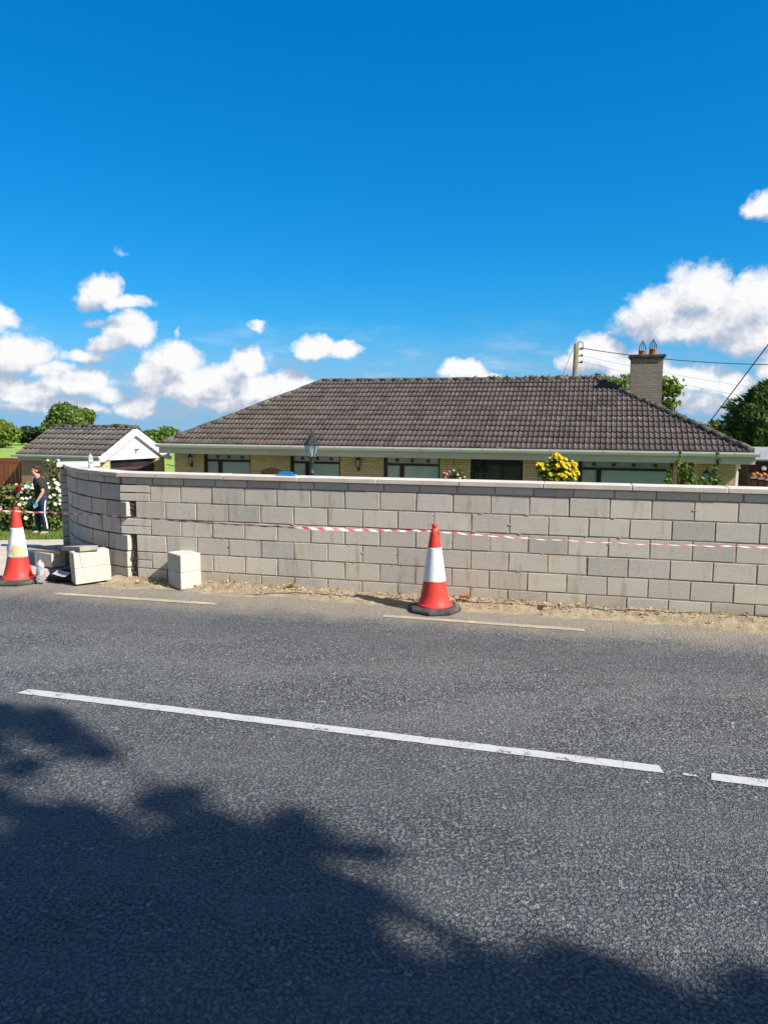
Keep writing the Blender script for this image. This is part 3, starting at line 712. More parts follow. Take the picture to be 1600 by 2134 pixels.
bottle('small clear bottle with reddish cap standing on the coping of the curved wall end', bw, .215, .036, 'rcap', 'plastic bottles', 'cband')
b = bxm(-.13, .13, -.05, .05, .0, .016, bev=.004); box(b, -.09, .09, -.014, .014, .016, .046); o = obj('plastering_float', b, 'blueplastic'); o.location = S(-1.33, .14, 1.469); o.rotation_euler = (0, 0, WA); tag(o, 'flat bright blue plastic tool lying on the wall coping', 'tool')

# ------------------------------------------------------------------ litter and stones at the wall foot
vs = []; fs = []; rs = random.Random(5)
for i in range(620):
    t = rs.uniform(-3.4, 4.4); o_ = -abs(rs.gauss(0, .15))-.01; c = S(t, max(o_, -.55), .045+.03*(1+o_*3)+rs.uniform(0, .012)); s = rs.uniform(.008, .027)
    mt = Matrix.Translation(c) @ Matrix.Rotation(rs.uniform(0, 6.3), 4, 'Z') @ Matrix.Rotation(rs.uniform(-.7, .7), 4, 'X') @ Matrix.Rotation(rs.uniform(-.5, .5), 4, 'Y')
    k = len(vs); asp = rs.choice([.35, .5, .15])
    for q in ((-s, 0, 0), (-s*.3, -s*asp, s*.25), (s*.5, -s*asp*.7, s*.2), (s*1.2, 0, 0), (s*.5, s*asp*.7, s*.3), (-s*.3, s*asp, s*.2)): vs.append(mt @ Vector(q))
    fs.append([k, k+1, k+2, k+3]); fs.append([k, k+3, k+4, k+5])
kind(obj('leaf_litter', pts_mesh('leaf_litter', vs, fs), 'litter'), 'stuff')
bm = bmesh.new()
for i in range(520):
    t = rs.uniform(-3.5, 4.4); o_ = -abs(rs.gauss(0, .17))-.01; s = rs.uniform(.004, .014)*(1 if rs.random() < .93 else 2.0)
    mt = Matrix.Translation(S(t, max(o_, -.75), .03+.035*max(0, 1+o_*3))) @ Matrix.Rotation(rs.uniform(0, 3), 4, 'Z') @ Matrix.Diagonal((s, s*rs.uniform(.6, 1), s*.7, 1))
    bmesh.ops.create_icosphere(bm, subdivisions=1, radius=1, matrix=mt)
kind(obj('loose_stones', bm, 'pebble'), 'stuff')
# a few big curled brown leaves
M['orange_leaf'] = leafmat('orange_leaf', (.45, .17, .04), (.55, .24, .06), .2)
for i, (t, o_, lab) in enumerate(((1.02, -.12, 'curled orange leaf on the soil right of the middle cone'), (-1.20, -.06, 'dry tan leaf at the wall foot left of the middle cone'), (2.0, -.20, 'pale brown curled leaf on the soil near the yellow line end'))):
    bm = bmesh.new(); g_ = []
    for y in range(5):
        g_.append([bm.verts.new(((x-2)*.022*(1-.9*abs(y-2)/2.4), (y-2)*.03, .018*abs(x-2)+.012*math.sin(y*1.3))) for x in range(5)])
    for a, b in zip(g_, g_[1:]):
        for x in range(4): bm.faces.new((a[x], a[x+1], b[x+1], b[x]))
    o = obj('fallen_leaf', bm, 'orange_leaf' if i == 0 else 'litter'); o.location = S(t, o_, .075); o.rotation_euler = (R(12), R(9*i), R(60+50*i)); tag(o, lab, 'leaf', 'single fallen leaves')

# ------------------------------------------------------------------ bungalow
HA = -0.27595165; HL, HD, HH, HR = 18.297, 4.138, 2.2315, 4.2857; HZ = -1.15; EZ = 1.3245+1.15
house = thing('bungalow', 'long low yellow brick bungalow with brown hipped tile roof behind the block wall', 'house', (-7.547, 25.953, HZ), HA)
HM = Matrix.Translation((-7.547, 25.953, HZ)) @ Matrix.Rotation(HA, 4, 'Z')
def tiled(name, m, parent, origin, ux, us, length, slope, gauge, pitch, cuts, n_up, seed):
    """interlocking tile courses on a roof plane: origin, unit along eaves, unit up the slope"""
    rs = random.Random(seed); ux = Vector(ux).normalized(); us = Vector(us).normalized(); nn = ux.cross(us).normalized()
    if nn.z < 0: nn = -nn
    bm = bmesh.new(); uvl = bm.loops.layers.uv.new('UVMap'); SP = 8; nx = int(length/pitch*SP)+1; rows = int(math.ceil(slope/gauge)); o = Vector(origin)
    def prof(f):
        f = f % 1.0
        return .034*math.sin(math.pi*min(1, f/.5))**.8 if f < .5 else .003*(f-.5)
    for k in range(rows):
        s0 = k*gauge; s1 = min((k+1)*gauge+.03, slope+.02); sh = rs.uniform(-.012, .012); rings = []
        tj = [rs.uniform(-.006, .006) for _ in range(int(length/pitch/2)+3)]
        for s, lift in ((s0, -.016), (s0, .042), (s1, .004)):
            ring = []
            for i in range(nx):
                x = i*pitch/SP; j = tj[int(x/(2*pitch))]
                ring.append(bm.verts.new(o+ux*x+us*(s+sh*.4+j*1.2*(lift > -.1 and s == s0))+nn*((prof(x/pitch) if lift > -.005 else prof(x/pitch)*.6)+lift+(j if lift > .01 else 0))))
            rings.append(ring)
        for r_, (a, b) in enumerate(zip(rings, rings[1:])):
            for i in range(nx-1):
                f = bm.faces.new((a[i], a[i+1], b[i+1], b[i])); f.smooth = r_ == 1
                for l in f.loops: l[uvl].uv = (int(i/SP/2)+.5, k+.5)
    for co, no in cuts:
        bmesh.ops.bisect_plane(bm, geom=list(bm.verts)+list(bm.edges)+list(bm.faces), plane_co=co, plane_no=no, clear_outer=True)
    bm.faces.ensure_lookup_table()
    if bm.faces and bm.faces[0].normal.dot(nn) < 0: bmesh.ops.reverse_faces(bm, faces=bm.faces)
    return obj(name, bm, m, parent)
e = Vector
EL, ER = e((0, 0, EZ)), e((HL, 0, EZ)); BL, BR = e((0, 2*HD, EZ)), e((HL, 2*HD, EZ)); RL, RR = e((HR, HD, EZ+HH)), e((HL-HR, HD, EZ+HH))
nL = e((-HD, HR, 0)).normalized(); nR = e((HD, HR, 0)).normalized()   # hip cut planes seen in plan
roof = tiled('roof', 'tile', house, EL, (1, 0, 0), (0, HD, HH), HL, math.hypot(HD, HH), .337, .15, [(EL, nL), (ER, nR)], 0, 3)
tiled('roof_end', 'tile', house, BL, (0, -1, 0), (HR, 0, HH), 2*HD, math.hypot(HR, HH), .337, .15, [(EL, e((HD, -HR, 0))), (BL, e((HD, HR, 0)))], 0, 4)
tiled('roof_end', 'tile', house, ER, (0, 1, 0), (-HR, 0, HH), 2*HD, math.hypot(HR, HH), .337, .15, [(ER, e((-HD, -HR, 0))), (BR, e((-HD, HR, 0)))], 0, 5)
tiled('roof_back', 'tile', house, BR, (-1, 0, 0), (0, -HD, HH), HL, math.hypot(HD, HH), .337, .15, [(BL, e((-HD, -HR, 0))), (BR, e((HD, -HR, 0)))], 0, 6)
def caps(name, a, b, parent, r=.09, seg=.43, seed=1, m='ridge', up=.0):
    rs = random.Random(seed); a = e(a); b = e(b); d = b-a; L = d.length; n = int(L/seg); bm = bmesh.new(); x = d.normalized(); y = e((0, 0, 1)).cross(x).normalized(); z = x.cross(y)
    for i in range(n):
        s0 = L*i/n-.012; s1 = L*(i+1)/n+.012; rr = r*rs.uniform(.96, 1.04); dz = rs.uniform(-.008, .008)+up; rings = []
        for s, q in ((s0, 1.0), ((s0+s1)/2, 1.03), (s1, 1.06)):
            rings.append([bm.verts.new(a+x*s+y*math.cos(t)*rr*q+z*(math.sin(t)*rr*q+dz)+e((rs.uniform(-1, 1), rs.uniform(-1, 1), rs.uniform(-1, 1)))*.007) for t in [math.pi*(-.08+1.16*k/10) for k in range(11)]])
        for p, q in zip(rings, rings[1:]):
            for k in range(10): f = bm.faces.new((p[k], p[k+1], q[k+1], q[k])); f.smooth = True
        bm.faces.new(rings[-1]); bm.faces.new(rings[0][::-1])
    return obj(name, bm, m, parent)
# one part per ridge / hip line
caps('ridge_tiles', RL, RR, roof, seed=1); caps('hip_tiles', ER+e((-.05, .05, .03)), RR, roof, seed=2, r=.11); caps('hip_tiles', EL+e((.05, .05, .03)), RL, roof, seed=3); caps('hip_tiles', BR+e((-.05, -.05, .03)), RR, roof, seed=4); caps('hip_tiles', BL+e((.05, -.05, .03)), RL, roof, seed=5)
# moss tufts growing on the right hip
vs = []
def moss(name, a, b, n, seed, parent):
    rs = random.Random(seed); cl = []
    a = e(a); b = e(b)
    for i in range(n): c = a.lerp(b, rs.random()**.8)+e((rs.uniform(-.08, .08), rs.uniform(-.08, .08), .10)); r_ = rs.uniform(.03, .075); cl.append((c.x, c.y, c.z, r_*1.3, r_*1.3, r_))
    return obj(name, leaves(name, cl, n*40, .02, seed, 1.6, .2), M['moss'], parent)
M['moss'] = leafmat('roof_moss', (.09, .085, .05), (.26, .24, .16), .15)
moss('roof_moss', ER+e((-.2, .2, .08)), RR, 80, 5, roof); moss('roof_moss', RL.lerp(RR, .55), RR, 22, 7, roof)
# walls
WX0, WX1, WY, SO = .26, 17.93, .45, 2.165
WIN = [(1.36, 3.10), (4.51, 6.25), (7.69, 9.51), (13.67, 16.29)]; DOOR = (10.46, 12.05); SILL = .86
bm = bmesh.new(); x = WX0
for a, b in sorted(WIN+[DOOR]):
    box(bm, x, a, WY, WY+.25, -.2, SO+.12)
    if (a, b) != DOOR: box(bm, a, b, WY, WY+.25, -.2, SILL)
    x = b
box(bm, x, WX1, WY, WY+.25, -.2, SO+.12)
box(bm, WX0, WX0+.25, WY+.25, 7.8, -.2, SO+.12); box(bm, WX1-.25, WX1, WY+.25, 7.8, -.2, SO+.12); box(bm, WX0, WX1, 7.8, 8.05, -.2, SO+.12)
obj('wall', bm, 'brick', house)
bm = bmesh.new(); box(bm, -.02, HL+.02, 0, WY+.02, SO, SO+.02); box(bm, -.02, WX0+.02, WY+.02, 2*HD, SO, SO+.02); box(bm, WX1-.02, HL+.02, WY+.02, 2*HD, SO, SO+.02); box(bm, WX0+.02, WX1-.02, 7.7, 2*HD, SO, SO+.02); obj('soffit', bm, 'fascia', house)
bm = bmesh.new(); box(bm, -.02, HL+.02, -.025, 0, SO-.012, EZ-.03); box(bm, -.045, -.02, -.025, 2*HD, SO-.012, EZ-.03); box(bm, HL+.02, HL+.045, -.025, 2*HD, SO-.012, EZ-.03); obj('fascia_board', bm, 'fascia', house)
def gutter(parent, a, b, r, m='gutter', name='gutter', brackets=0, side=e((0, -1, 0)), bm_mat='upvc'):
    a = e(a); b = e(b); d = (b-a).normalized(); bm = bmesh.new(); rings = []
    prof = [(r*1.02*side, 0), (r*.98*side, -r*.6), (r*.80*side, -r*1.2), (r*.4*side, -r*1.65), (-r*.4*side, -r*1.65), (-r*.80*side, -r*1.2), (-r*.98*side, -r*.6), (-r*1.02*side, 0)]
    inner = [(.9*p_ if i not in (0, 7) else .9*p_, z*.9) for i, (p_, z) in enumerate(prof)][::-1]
    for p_ in (a, b): rings.append([bm.verts.new(p_+q+e((0, 0, z))) for q, z in prof+inner])
    n = len(rings[0])
    for k in range(n): bm.faces.new((rings[0][k], rings[0][(k+1) % n], rings[1][(k+1) % n], rings[1][k]))
    bm.faces.new(rings[0][:8]); bm.faces.new(rings[1][:8][::-1])
    bmesh.ops.recalc_face_normals(bm, faces=bm.faces)
    g_ = obj(name, bm, m, parent)
    for i in range(brackets):
        c = a.lerp(b, (i+.5)/brackets+rnd.uniform(-.012, .012)); bm = bmesh.new(); rings = []
        for dd in (-.014, .014): rings.append([bm.verts.new(c+d*dd+q*1.09+e((0, 0, z*1.09+.003))) for q, z in prof])
        for k in range(7): bm.faces.new((rings[0][k], rings[0][k+1], rings[1][k+1], rings[1][k]))
        bmesh.ops.solidify(bm, geom=list(bm.faces), thickness=.006); bmesh.ops.recalc_face_normals(bm, faces=bm.faces); obj('gutter_bracket', bm, bm_mat, g_)
    return g_
gutter(house, (-.10, -.095, EZ+.0), (HL+.14, -.095, EZ+.0), .072, brackets=21)
gutter(house, (-.105, -.02, EZ), (-.105, 2*HD, EZ), .06, side=e((-1, 0, 0))); gutter(house, (HL+.105, -.02, EZ), (HL+.105, 2*HD, EZ), .06, side=e((1, 0, 0)))
def star(bm, cx, cz, y, r):
    pts = []
    for i in range(12):
        a = math.pi*i/6+math.pi/6; q = r*(1.0 if i % 2 == 0 else .42); pts.append((cx+q*1.15*math.cos(a), y, cz+q*math.sin(a)))
    f0 = [bm.verts.new(p_) for p_ in pts]; f1 = [bm.verts.new((p_[0], y+.004, p_[2])) for p_ in pts]
    bm.faces.new(f0); bm.faces.new(f1[::-1])
    for i in range(12): bm.faces.new((f0[i], f0[(i+1) % 12], f1[(i+1) % 12], f1[i]))
    bmesh.ops.recalc_face_normals(bm, faces=bm.faces)
def window(x0, x1, stars, pale=(0, 0, 0), seed=0):
    y = WY+.07; z0, z1 = SILL+.05, SO; tz0, tz1 = 1.875, 1.945; mx0, mx1 = x0+.51, x0+.65
    bm = bmesh.new()
    box(bm, x0, x0+.10, y, y+.08, z0, z1); box(bm, x1-.06, x1, y, y+.08, z0, z1); box(bm, x0+.10, x1-.06, y, y+.08, z1-.04, z1); box(bm, x0+.10, x1-.06, y, y+.08, z0, z0+.07)
    box(bm, x0+.10, x1-.06, y-.003, y+.077, tz0, tz1); box(bm, mx0, mx1, y+.002, y+.078, z0+.07, tz0)
    w = obj('window', bm, 'frame', house)
    yg = y+.045
    for (a, b, c, d, m) in ((x0+.10, x1-.06, tz1, z1-.04, 'paleglass' if not pale[0] else 'blind'), (x0+.10, mx0, z0+.07, tz0, 'paleglass'), (mx1, x1-.06, z0+.07, tz0, 'blind')):
        obj('pane', bxm(a, b, yg, yg+.02, c, d), m, w)
    bm = bmesh.new(); box(bm, x0-.03, x1+.03, WY-.05, WY+.07, SILL, SILL+.045); bevel(bm, .006); obj('sill', bm, 'coping', w)
    for f in stars:
        bm = bmesh.new(); star(bm, x0+(x1-x0)*f, (tz1+z1-.04)/2+.005, yg-.008, .085); obj('star_decal', bm, 'decal', w)
for (a, b), st in zip(WIN, ((.28, .52, .80), (.23, .53, .80), (.23, .5, .78), (.165, .38, .59, .82))): window(a, b, st)
# dark glazed porch door
bm = bmesh.new(); a, b = DOOR; y = WY+.05
box(bm, a, a+.09, y, y+.08, -.05, SO); box(bm, b-.09, b, y, y+.08, -.05, SO); box(bm, a+.09, b-.09, y, y+.08, SO-.06, SO); box(bm, (a+b)/2+.12, (a+b)/2+.20, y, y+.08, .05, SO-.06); box(bm, a+.09, b-.09, y, y+.08, -.05, .05)
dr = obj('porch_door', bm, 'frame', house)
obj('pane', bxm(a+.09, (a+b)/2+.12, y+.04, y+.06, .05, SO-.06), 'darkglass', dr); obj('pane', bxm((a+b)/2+.20, b-.09, y+.04, y+.06, .05, SO-.06), 'darkglass', dr)
# wall lanterns and hanging-basket bracket
def wall_lantern(x, zc, sc=1.0, flip=1):
    mt = Matrix.Translation((x, WY, zc)) @ Matrix.Scale(sc, 4)
    bm = bmesh.new(); box(bm, -.03, .03, -.02, 0, -.27, -.07, mt); tube(bm, [mt @ e(p_) for p_ in ((0, -.02, -.2), (0, -.07, -.26), (0, -.12, -.24), (0, -.12, -.18))], .011*sc, 6)
    lathe(bm, [(.03, -.19), (.045, -.17), (.04, -.155)], 6, mt @ Matrix.Translation((0, -.12, 0))); lathe(bm, [(.088, .06), (.082, .075), (.05, .125), (.02, .15), (.012, .17), (.018, .185), (.004, .215)], 6, mt @ Matrix.Translation((0, -.12, 0)), smooth=False)
    for i in range(6):
        q = math.pi/3*i; c, s_ = math.cos(q), math.sin(q)
        tube(bm, [mt @ e((.042*c, -.12+.042*s_, -.16)), mt @ e((.08*c, -.12+.08*s_, .06))], .006*sc, 5)
    l = obj('wall_lantern', bm, 'black', house)
    bm = bmesh.new(); lathe(bm, [(.036, -.155), (.074, .058)], 6, mt @ Matrix.Translation((0, -.12, 0)), smooth=False); obj('lantern_glass', bm, 'lampglass', l)
wall_lantern(.93, 1.96, 1.05); wall_lantern(6.88, 1.97, 1.05); wall_lantern(17.17, 1.80, 1.05)
bm = bmesh.new(); tube(bm, [(9.98, WY, 2.13), (9.98, WY-.16, 2.14), (9.98, WY-.18, 2.1), (9.98, WY-.18, 1.92)], .012, 6); obj('basket_hook', bm, 'black', house)
# chimney
CX0, CX1, CY0, CY1 = 15.10, 16.07, 3.2, 3.85
ch = obj('chimney', bxm(CX0, CX1, CY0, CY1, 3.3, 5.28), 'chim_brick', house)
bm = bmesh.new(); box(bm, CX0-.03, CX1+.03, CY0-.03, CY1+.03, 5.28, 5.33); box(bm, CX0-.07, CX1+.07, CY0-.07, CY1+.07, 5.33, 5.41); bevel(bm, .008); obj('chimney_cap', bm, 'ridge', ch)
for cx, hgt in ((15.44, .14), (15.76, .19)):
    bm = bmesh.new(); mt = Matrix.Translation((cx, CY0+.28, 5.41)); lathe(bm, [(.125, 0), (.12, .02), (.112, hgt-.03), (.122, hgt-.02), (.122, hgt)], 20, mt); pot = obj('chimney_pot', bm, 'terracotta', ch)
    bm = bmesh.new(); bt = 5.41+hgt
    for i in range(10):
        q = 2*math.pi*i/10; tube(bm, [e((cx+r_*math.cos(q), CY0+.28+r_*math.sin(q), bt+z)) for r_, z in ((.11, 0), (.116, .06), (.095, .14), (.052, .22), (.008, .30))], .0065, 5)
    tube(bm, [(cx, CY0+.28, bt+.29), (cx, CY0+.28, bt+.34)], .008, 5); obj('bird_guard', bm, 'wire', pot)
# white side porch on the right gable end
px_ = WX1
bm = bmesh.new(); box(bm, px_+.02, px_+.25, 1.25, 2.9, 1.96, 2.10); box(bm, px_+.02, px_+.20, 1.28, 2.9, 1.86, 1.96); box(bm, px_+.03, px_+.06, 1.35, 2.9, -.05, 1.86); box(bm, px_+.155, px_+.225, 1.33, 1.41, -.05, 1.86); box(bm, px_+.06, px_+.155, 1.35, 1.40, 1.42, 1.48); box(bm, px_+.09, px_+.115, 1.35, 1.4, 1.48, 1.86); pr_ = obj('side_porch', bm, 'upvc', house)
obj('porch_glass', bxm(px_+.06, px_+.155, 1.37, 1.38, .0, 1.86), 'paleglass', pr_)

# ------------------------------------------------------------------ garage
GC = at(208, 950, 25.2); th, gh = R(72), R(57); gr_ = e((-math.sin(th), math.cos(th), 0)); gg = e((math.cos(gh), math.sin(gh), 0)); GLn, GW, GH = 3.32, 2.80, .92
gar = thing('garage', 'small brick garage with white boarded gable and grey tile roof at the left', 'garage', (GC.x, GC.y, -1.2), 0)
gz0 = GC.z+1.2
def gp(l, w, z): return gr_*l+gg*w+e((0, 0, z))
A = gp(0, 0, gz0); sl_ = math.hypot(GW/2, GH)
us_ = (gg*(GW/2)+e((0, 0, GH))).normalized(); us2 = (-gg*(GW/2)+e((0, 0, GH))).normalized()
gro = tiled('roof', 'tile_grey', gar, gp(GLn+.05, -.02, gz0-.01), -gr_, us_, GLn+.17, sl_, .30, .20, [], 0, 11)
tiled('roof_back', 'tile_grey', gar, gp(-.12, GW+.02, gz0-.01), gr_, us2, GLn+.17, sl_, .30, .20, [], 0, 12)
caps('ridge_tiles', gp(-.13, GW/2, gz0+GH+.0), gp(GLn+.05, GW/2, gz0+GH), gro, r=.075, seed=9)
def prism(bm, poly, l0, l1):
    a = [bm.verts.new(gp(l0, w, z)) for w, z in poly]; b = [bm.verts.new(gp(l1, w, z)) for w, z in poly]; n = len(poly)
    bm.faces.new(a); bm.faces.new(b[::-1])
    for i in range(n): bm.faces.new((a[i], a[(i+1) % n], b[(i+1) % n], b[i]))
    bmesh.ops.recalc_face_normals(bm, faces=bm.faces)
WI_ = .03
bm = bmesh.new(); prism(bm, [(WI_, gz0-.16), (GW-WI_, gz0-.16), (GW/2, gz0+GH-.12)], .02, .06); gable = obj('gable_cladding', bm, 'upvc', gar)
for sgn in (0, 1):
    f = (lambda w: w) if sgn == 0 else (lambda w: GW-w)
    bm = bmesh.new(); prism(bm, [(f(-.04), gz0-.20), (f(.10), gz0-.20), (f(GW/2), gz0+GH-.27), (f(GW/2), gz0+GH-.02), (f(-.04), gz0-.02)], -.10, -.03); obj('bargeboard', bm, 'upvc', gar)
# walls: rendered side, brick front with wide opening
GB = gz0-.16
def gbox(bm, l0, l1, w0, w1, z0, z1):
    vs = [bm.verts.new(gp(l, w, z)) for z in (z0, z1) for l, w in ((l0, w0), (l0, w1), (l1, w1), (l1, w0))]
    for f in ((3, 2, 1, 0), (4, 5, 6, 7), (0, 1, 5, 4), (1, 2, 6, 5), (2, 3, 7, 6), (3, 0, 4, 7)): bm.faces.new([vs[i] for i in f])
    bmesh.ops.recalc_face_normals(bm, faces=bm.faces)
bm = bmesh.new(); gbox(bm, .28, GLn-.05, WI_+.02, WI_+.2, -.1, GB); gbox(bm, .28, GLn-.05, GW-.32, GW-WI_-.02, -.1, GB); gbox(bm, GLn-.22, GLn-.05, WI_+.2, GW-.32, -.1, GB); obj('rendered_wall', bm, 'render', gar)
bm = bmesh.new(); gbox(bm, .06, .28, WI_, .46, -.1, GB); obj('brick_pier', bm, 'brick', gar)
bm = bmesh.new(); gbox(bm, .06, .28, GW-.42, GW-WI_, -.1, GB); obj('brick_pier', bm, 'brick', gar)
bm = bmesh.new(); gbox(bm, .13, .19, .46, GW-.42, GB-.07, GB); gbox(bm, .13, .19, .46, GW-.42, GB-.36, GB-.27); gbox(bm, .13, .19, .46, .52, -.1, GB-.07); gbox(bm, .13, .19, GW-.48, GW-.42, -.1, GB-.07)
M['frame_red'] = pm('reddish_frame', (.10, .045, .04), (.07, .03, .028), 6, .4, 5, 0)
gd = obj('garage_door', bm, 'frame_red', gar); bm = bmesh.new(); gbox(bm, .155, .165, .52, GW-.48, -.1, GB-.07); obj('door_pane', bm, 'darkglass', gd)
bm = bmesh.new(); gbox(bm, -.02, GLn, -.02, .01, gz0-.21, gz0-.045); obj('fascia_board', bm, 'fascia', gar)
gutter(gar, gp(-.09, -.08, gz0-.005), gp(GLn+.18, -.08, gz0-.005), .055, brackets=5, side=-e((-gr_.y, gr_.x, 0)) if False else e((gr_.y, -gr_.x, 0))*(1 if e((gr_.y, -gr_.x, 0)).dot(gg) < 0 else -1))
bm = bmesh.new(); gbox(bm, -.14, -.04, -.10, .10, gz0-.20, gz0-.03); obj('eaves_box', bm, 'upvc', gar)
bm = bmesh.new(); c = gp(-.02, GW+.12, gz0-.17); box(bm, c.x-.07, c.x+.07, c.y-.05, c.y+.05, c.z-.06, c.z+.06); tube(bm, [c, c+e((-.02, .05, .12)), gp(.05, GW-.05, gz0-.02)], .014, 6); obj('floodlight', bm, 'upvc', gar)
# bird ornament on its chain
bt = thing('bird_ornament', 'small grey flying bird ornament hanging by a chain on the white garage gable', 'ornament', gar.location+gp(-.01, GW*.53, gz0+.17))
bm = bmesh.new(); tube(bm, [gg*-.13+e((0, 0, -.005)), gg*-.03, gg*.07+e((0, 0, .012)), gg*.14+e((0, 0, .03))], [.008, .026, .022, .006], 8); obj('bird_body', bm, 'birdgrey', bt)
bm = bmesh.new()
for pl in ([(-.02, .0), (.05, .02), (-.02, -.16), (-.06, -.13)], [(.0, .01), (.09, .03), (.19, .05), (.14, .0)]):
    a = [bm.verts.new(gg*w-gr_*.012+e((0, 0, z))) for w, z in pl]; b = [bm.verts.new(gg*w-gr_*.020+e((0, 0, z))) for w, z in pl]
    bm.faces.new(a); bm.faces.new(b[::-1])
    for i in range(4): bm.faces.new((a[i], a[(i+1) % 4], b[(i+1) % 4], b[i]))
obj('wing', bm, 'birdgrey', bt)
bm = bmesh.new(); tube(bm, [e((0, 0, .01))-gr_*.02, e((0, 0, .40))-gr_*.02], .004, 5); obj('chain', bm, 'birdgrey', bt); bt.scale = (.8, .8, .8)
# cable between garage and bungalow
bm = bmesh.new(); a = gar.location+gp(0, GW, gz0-.4); b = HM @ e((WX0, 1.2, 1.95)); tube(bm, [a.lerp(b, i/8)+e((0, 0, -.16*math.sin(math.pi*i/8))) for i in range(9)], .012, 5); tag(obj('slack_cable', bm, 'wire'), 'thin dark cable sagging between the garage and the bungalow', 'cable')

# ------------------------------------------------------------------ the man
def skinned(name, joints, edges, m, parent=None, sub=2, root=0):
    """limb skeleton (x,y,z,r) grown into one smooth mesh"""
    me = bpy.data.meshes.new(name); me.from_pydata([j[:3] for j in joints], edges, []); o = bpy.data.objects.new(name, me); C.objects.link(o)
    sk = o.modifiers.new('skin', 'SKIN'); sk.use_smooth_shade = True
    for i, j in enumerate(joints):
        sv = me.skin_vertices[0].data[i]; r = j[3]; sv.radius = (r, r) if not isinstance(r, tuple) else r; sv.use_root = i == root
    ss = o.modifiers.new('sub', 'SUBSURF'); ss.levels = sub; ss.render_levels = sub
    bpy.context.view_layer.update(); dg = bpy.context.evaluated_depsgraph_get()
    me2 = bpy.data.meshes.new_from_object(o.evaluated_get(dg)); bpy.data.objects.remove(o); me2.name = name
    bm_ = bmesh.new(); bm_.from_mesh(me2)
    bmesh.ops.delete(bm_, geom=[v for v in bm_.verts if not v.link_faces], context='VERTS'); bm_.to_mesh(me2); bm_.free()
    me2.polygons.foreach_set('use_smooth', [True]*len(me2.polygons))
    return me2
# local: faces -X, left side towards the road (-Y)
def hand(wrist, d, side):
    """five-finger chains from the wrist; d = direction of the hand"""
    w = Vector(wrist); d = Vector(d).normalized(); sp = Vector((1, 0, 0)) if abs(d.x) < .8 else Vector((0, 0, 1)); sp = (sp-d*sp.dot(d)).normalized(); cu = d.cross(sp)*side
    J = [(*(w+d*.045), .030), (*(w+d*.085), .031)]; E = [(0, 1)]
    for i, L in enumerate((.070, .082, .076, .058)):
        b = w+d*.095+sp*(.030-.020*i); k = len(J); J += [(*b, .0115), (*(b+d*L*.5+cu*.008), .0105), (*(b+d*L*.9+cu*.030), .009)]; E += [(1, k), (k, k+1), (k+1, k+2)]
    k = len(J); b = w+d*.045+sp*.030; J += [(*b, .013), (*(b+d*.035+sp*.022+cu*.008), .0115), (*(b+d*.065+sp*.026+cu*.02), .010)]; E += [(0, k), (k, k+1), (k+1, k+2)]
    return J, E
J = [(.02, 0, .93, .135), (.03, 0, 1.06, .125), (.015, 0, 1.22, .130), (-.02, 0, 1.33, .110), (-.05, 0, 1.44, .066), (-.07, 0, 1.50, .064),
     (-.105, 0, 1.56, .060), (-.09, 0, 1.635, .070), (-.082, 0, 1.68, .060),
     (-.02, -.160, 1.355, .046), (-.005, -.235, 1.24, .050), (.015, -.26, 1.10, .047), (-.07, -.255, .96, .040), (-.135, -.24, .865, .030),
     (-.02, .160, 1.355, .046), (-.03, .235, 1.24, .050), (-.035, .26, 1.10, .047), (-.12, .25, .97, .040), (-.18, .22, .88, .030),
     (.03, -.095, .86, .105), (.025, -.105, .66, .082), (.02, -.105, .49, .062), (.055, -.105, .30, .056), (.085, -.105, .09, .043), (.02, -.115, .035, .036), (-.06, -.125, .028, .030),
     (.0, .095, .86, .105), (-.05, .10, .67, .082), (-.085, .10, .49, .062), (-.07, .10, .29, .056), (-.055, .10, .09, .043), (-.12, .10, .035, .036), (-.20, .10, .028, .030)]
E_ = [(0, 1), (1, 2), (2, 3), (3, 4), (4, 5), (5, 6), (6, 7), (7, 8), (3, 9), (9, 10), (10, 11), (11, 12), (12, 13), (3, 14), (14, 15), (15, 16), (16, 17), (17, 18),
      (0, 19), (19, 20), (20, 21), (21, 22), (22, 23), (23, 24), (24, 25), (0, 26), (26, 27), (27, 28), (28, 29), (29, 30), (30, 31), (31, 32)]
hands = []
for wi, d, sd in ((13, (-.42, .03, -.9), 1), (18, (-.4, -.1, -.9), -1)):
    hj, he = hand(J[wi][:3], d, sd); hands.append((hj, he)); k = len(J); J2 = [(x, y, z, r*.86) for x, y, z, r in hj]; J += J2; E_ += [(a+k, b+k) for a, b in he]+[(wi, k)]
# head masses joined to the body, then one closed skin over everything
bm = bmesh.new()
rad_ = lambda j: sum(j[3])/2 if isinstance(j[3], tuple) else j[3]
for a_, b_ in E_:      # rounded, tapering limbs along every bone
    pa, pb = Vector(J[a_][:3]), Vector(J[b_][:3]); ra, rb = rad_(J[a_])*.9, rad_(J[b_])*.9; n_ = max(2, int((pb-pa).length/(min(ra, rb)*.45))+1)
    for k in range(n_+1):
        f_ = k/n_; bmesh.ops.create_icosphere(bm, subdivisions=2, radius=ra+(rb-ra)*f_, matrix=Matrix.Translation(pa.lerp(pb, f_)))
def blob(c, r, rot=0.0): bmesh.ops.create_icosphere(bm, subdivisions=3, radius=1, matrix=Matrix.Translation(c) @ Matrix.Rotation(rot, 4, 'Y') @ Matrix.Diagonal((*r, 1)))
blob((-.082, 0, 1.655), (.100, .078, .092)); blob((-.118, 0, 1.575), (.064, .057, .064)); blob((-.160, 0, 1.548), (.022, .028, .020))
blob((-.181, 0, 1.618), (.017, .0125, .024), R(-18)); blob((-.165, 0, 1.652), (.018, .048, .012)); blob((-.168, 0, 1.581), (.016, .026, .010))
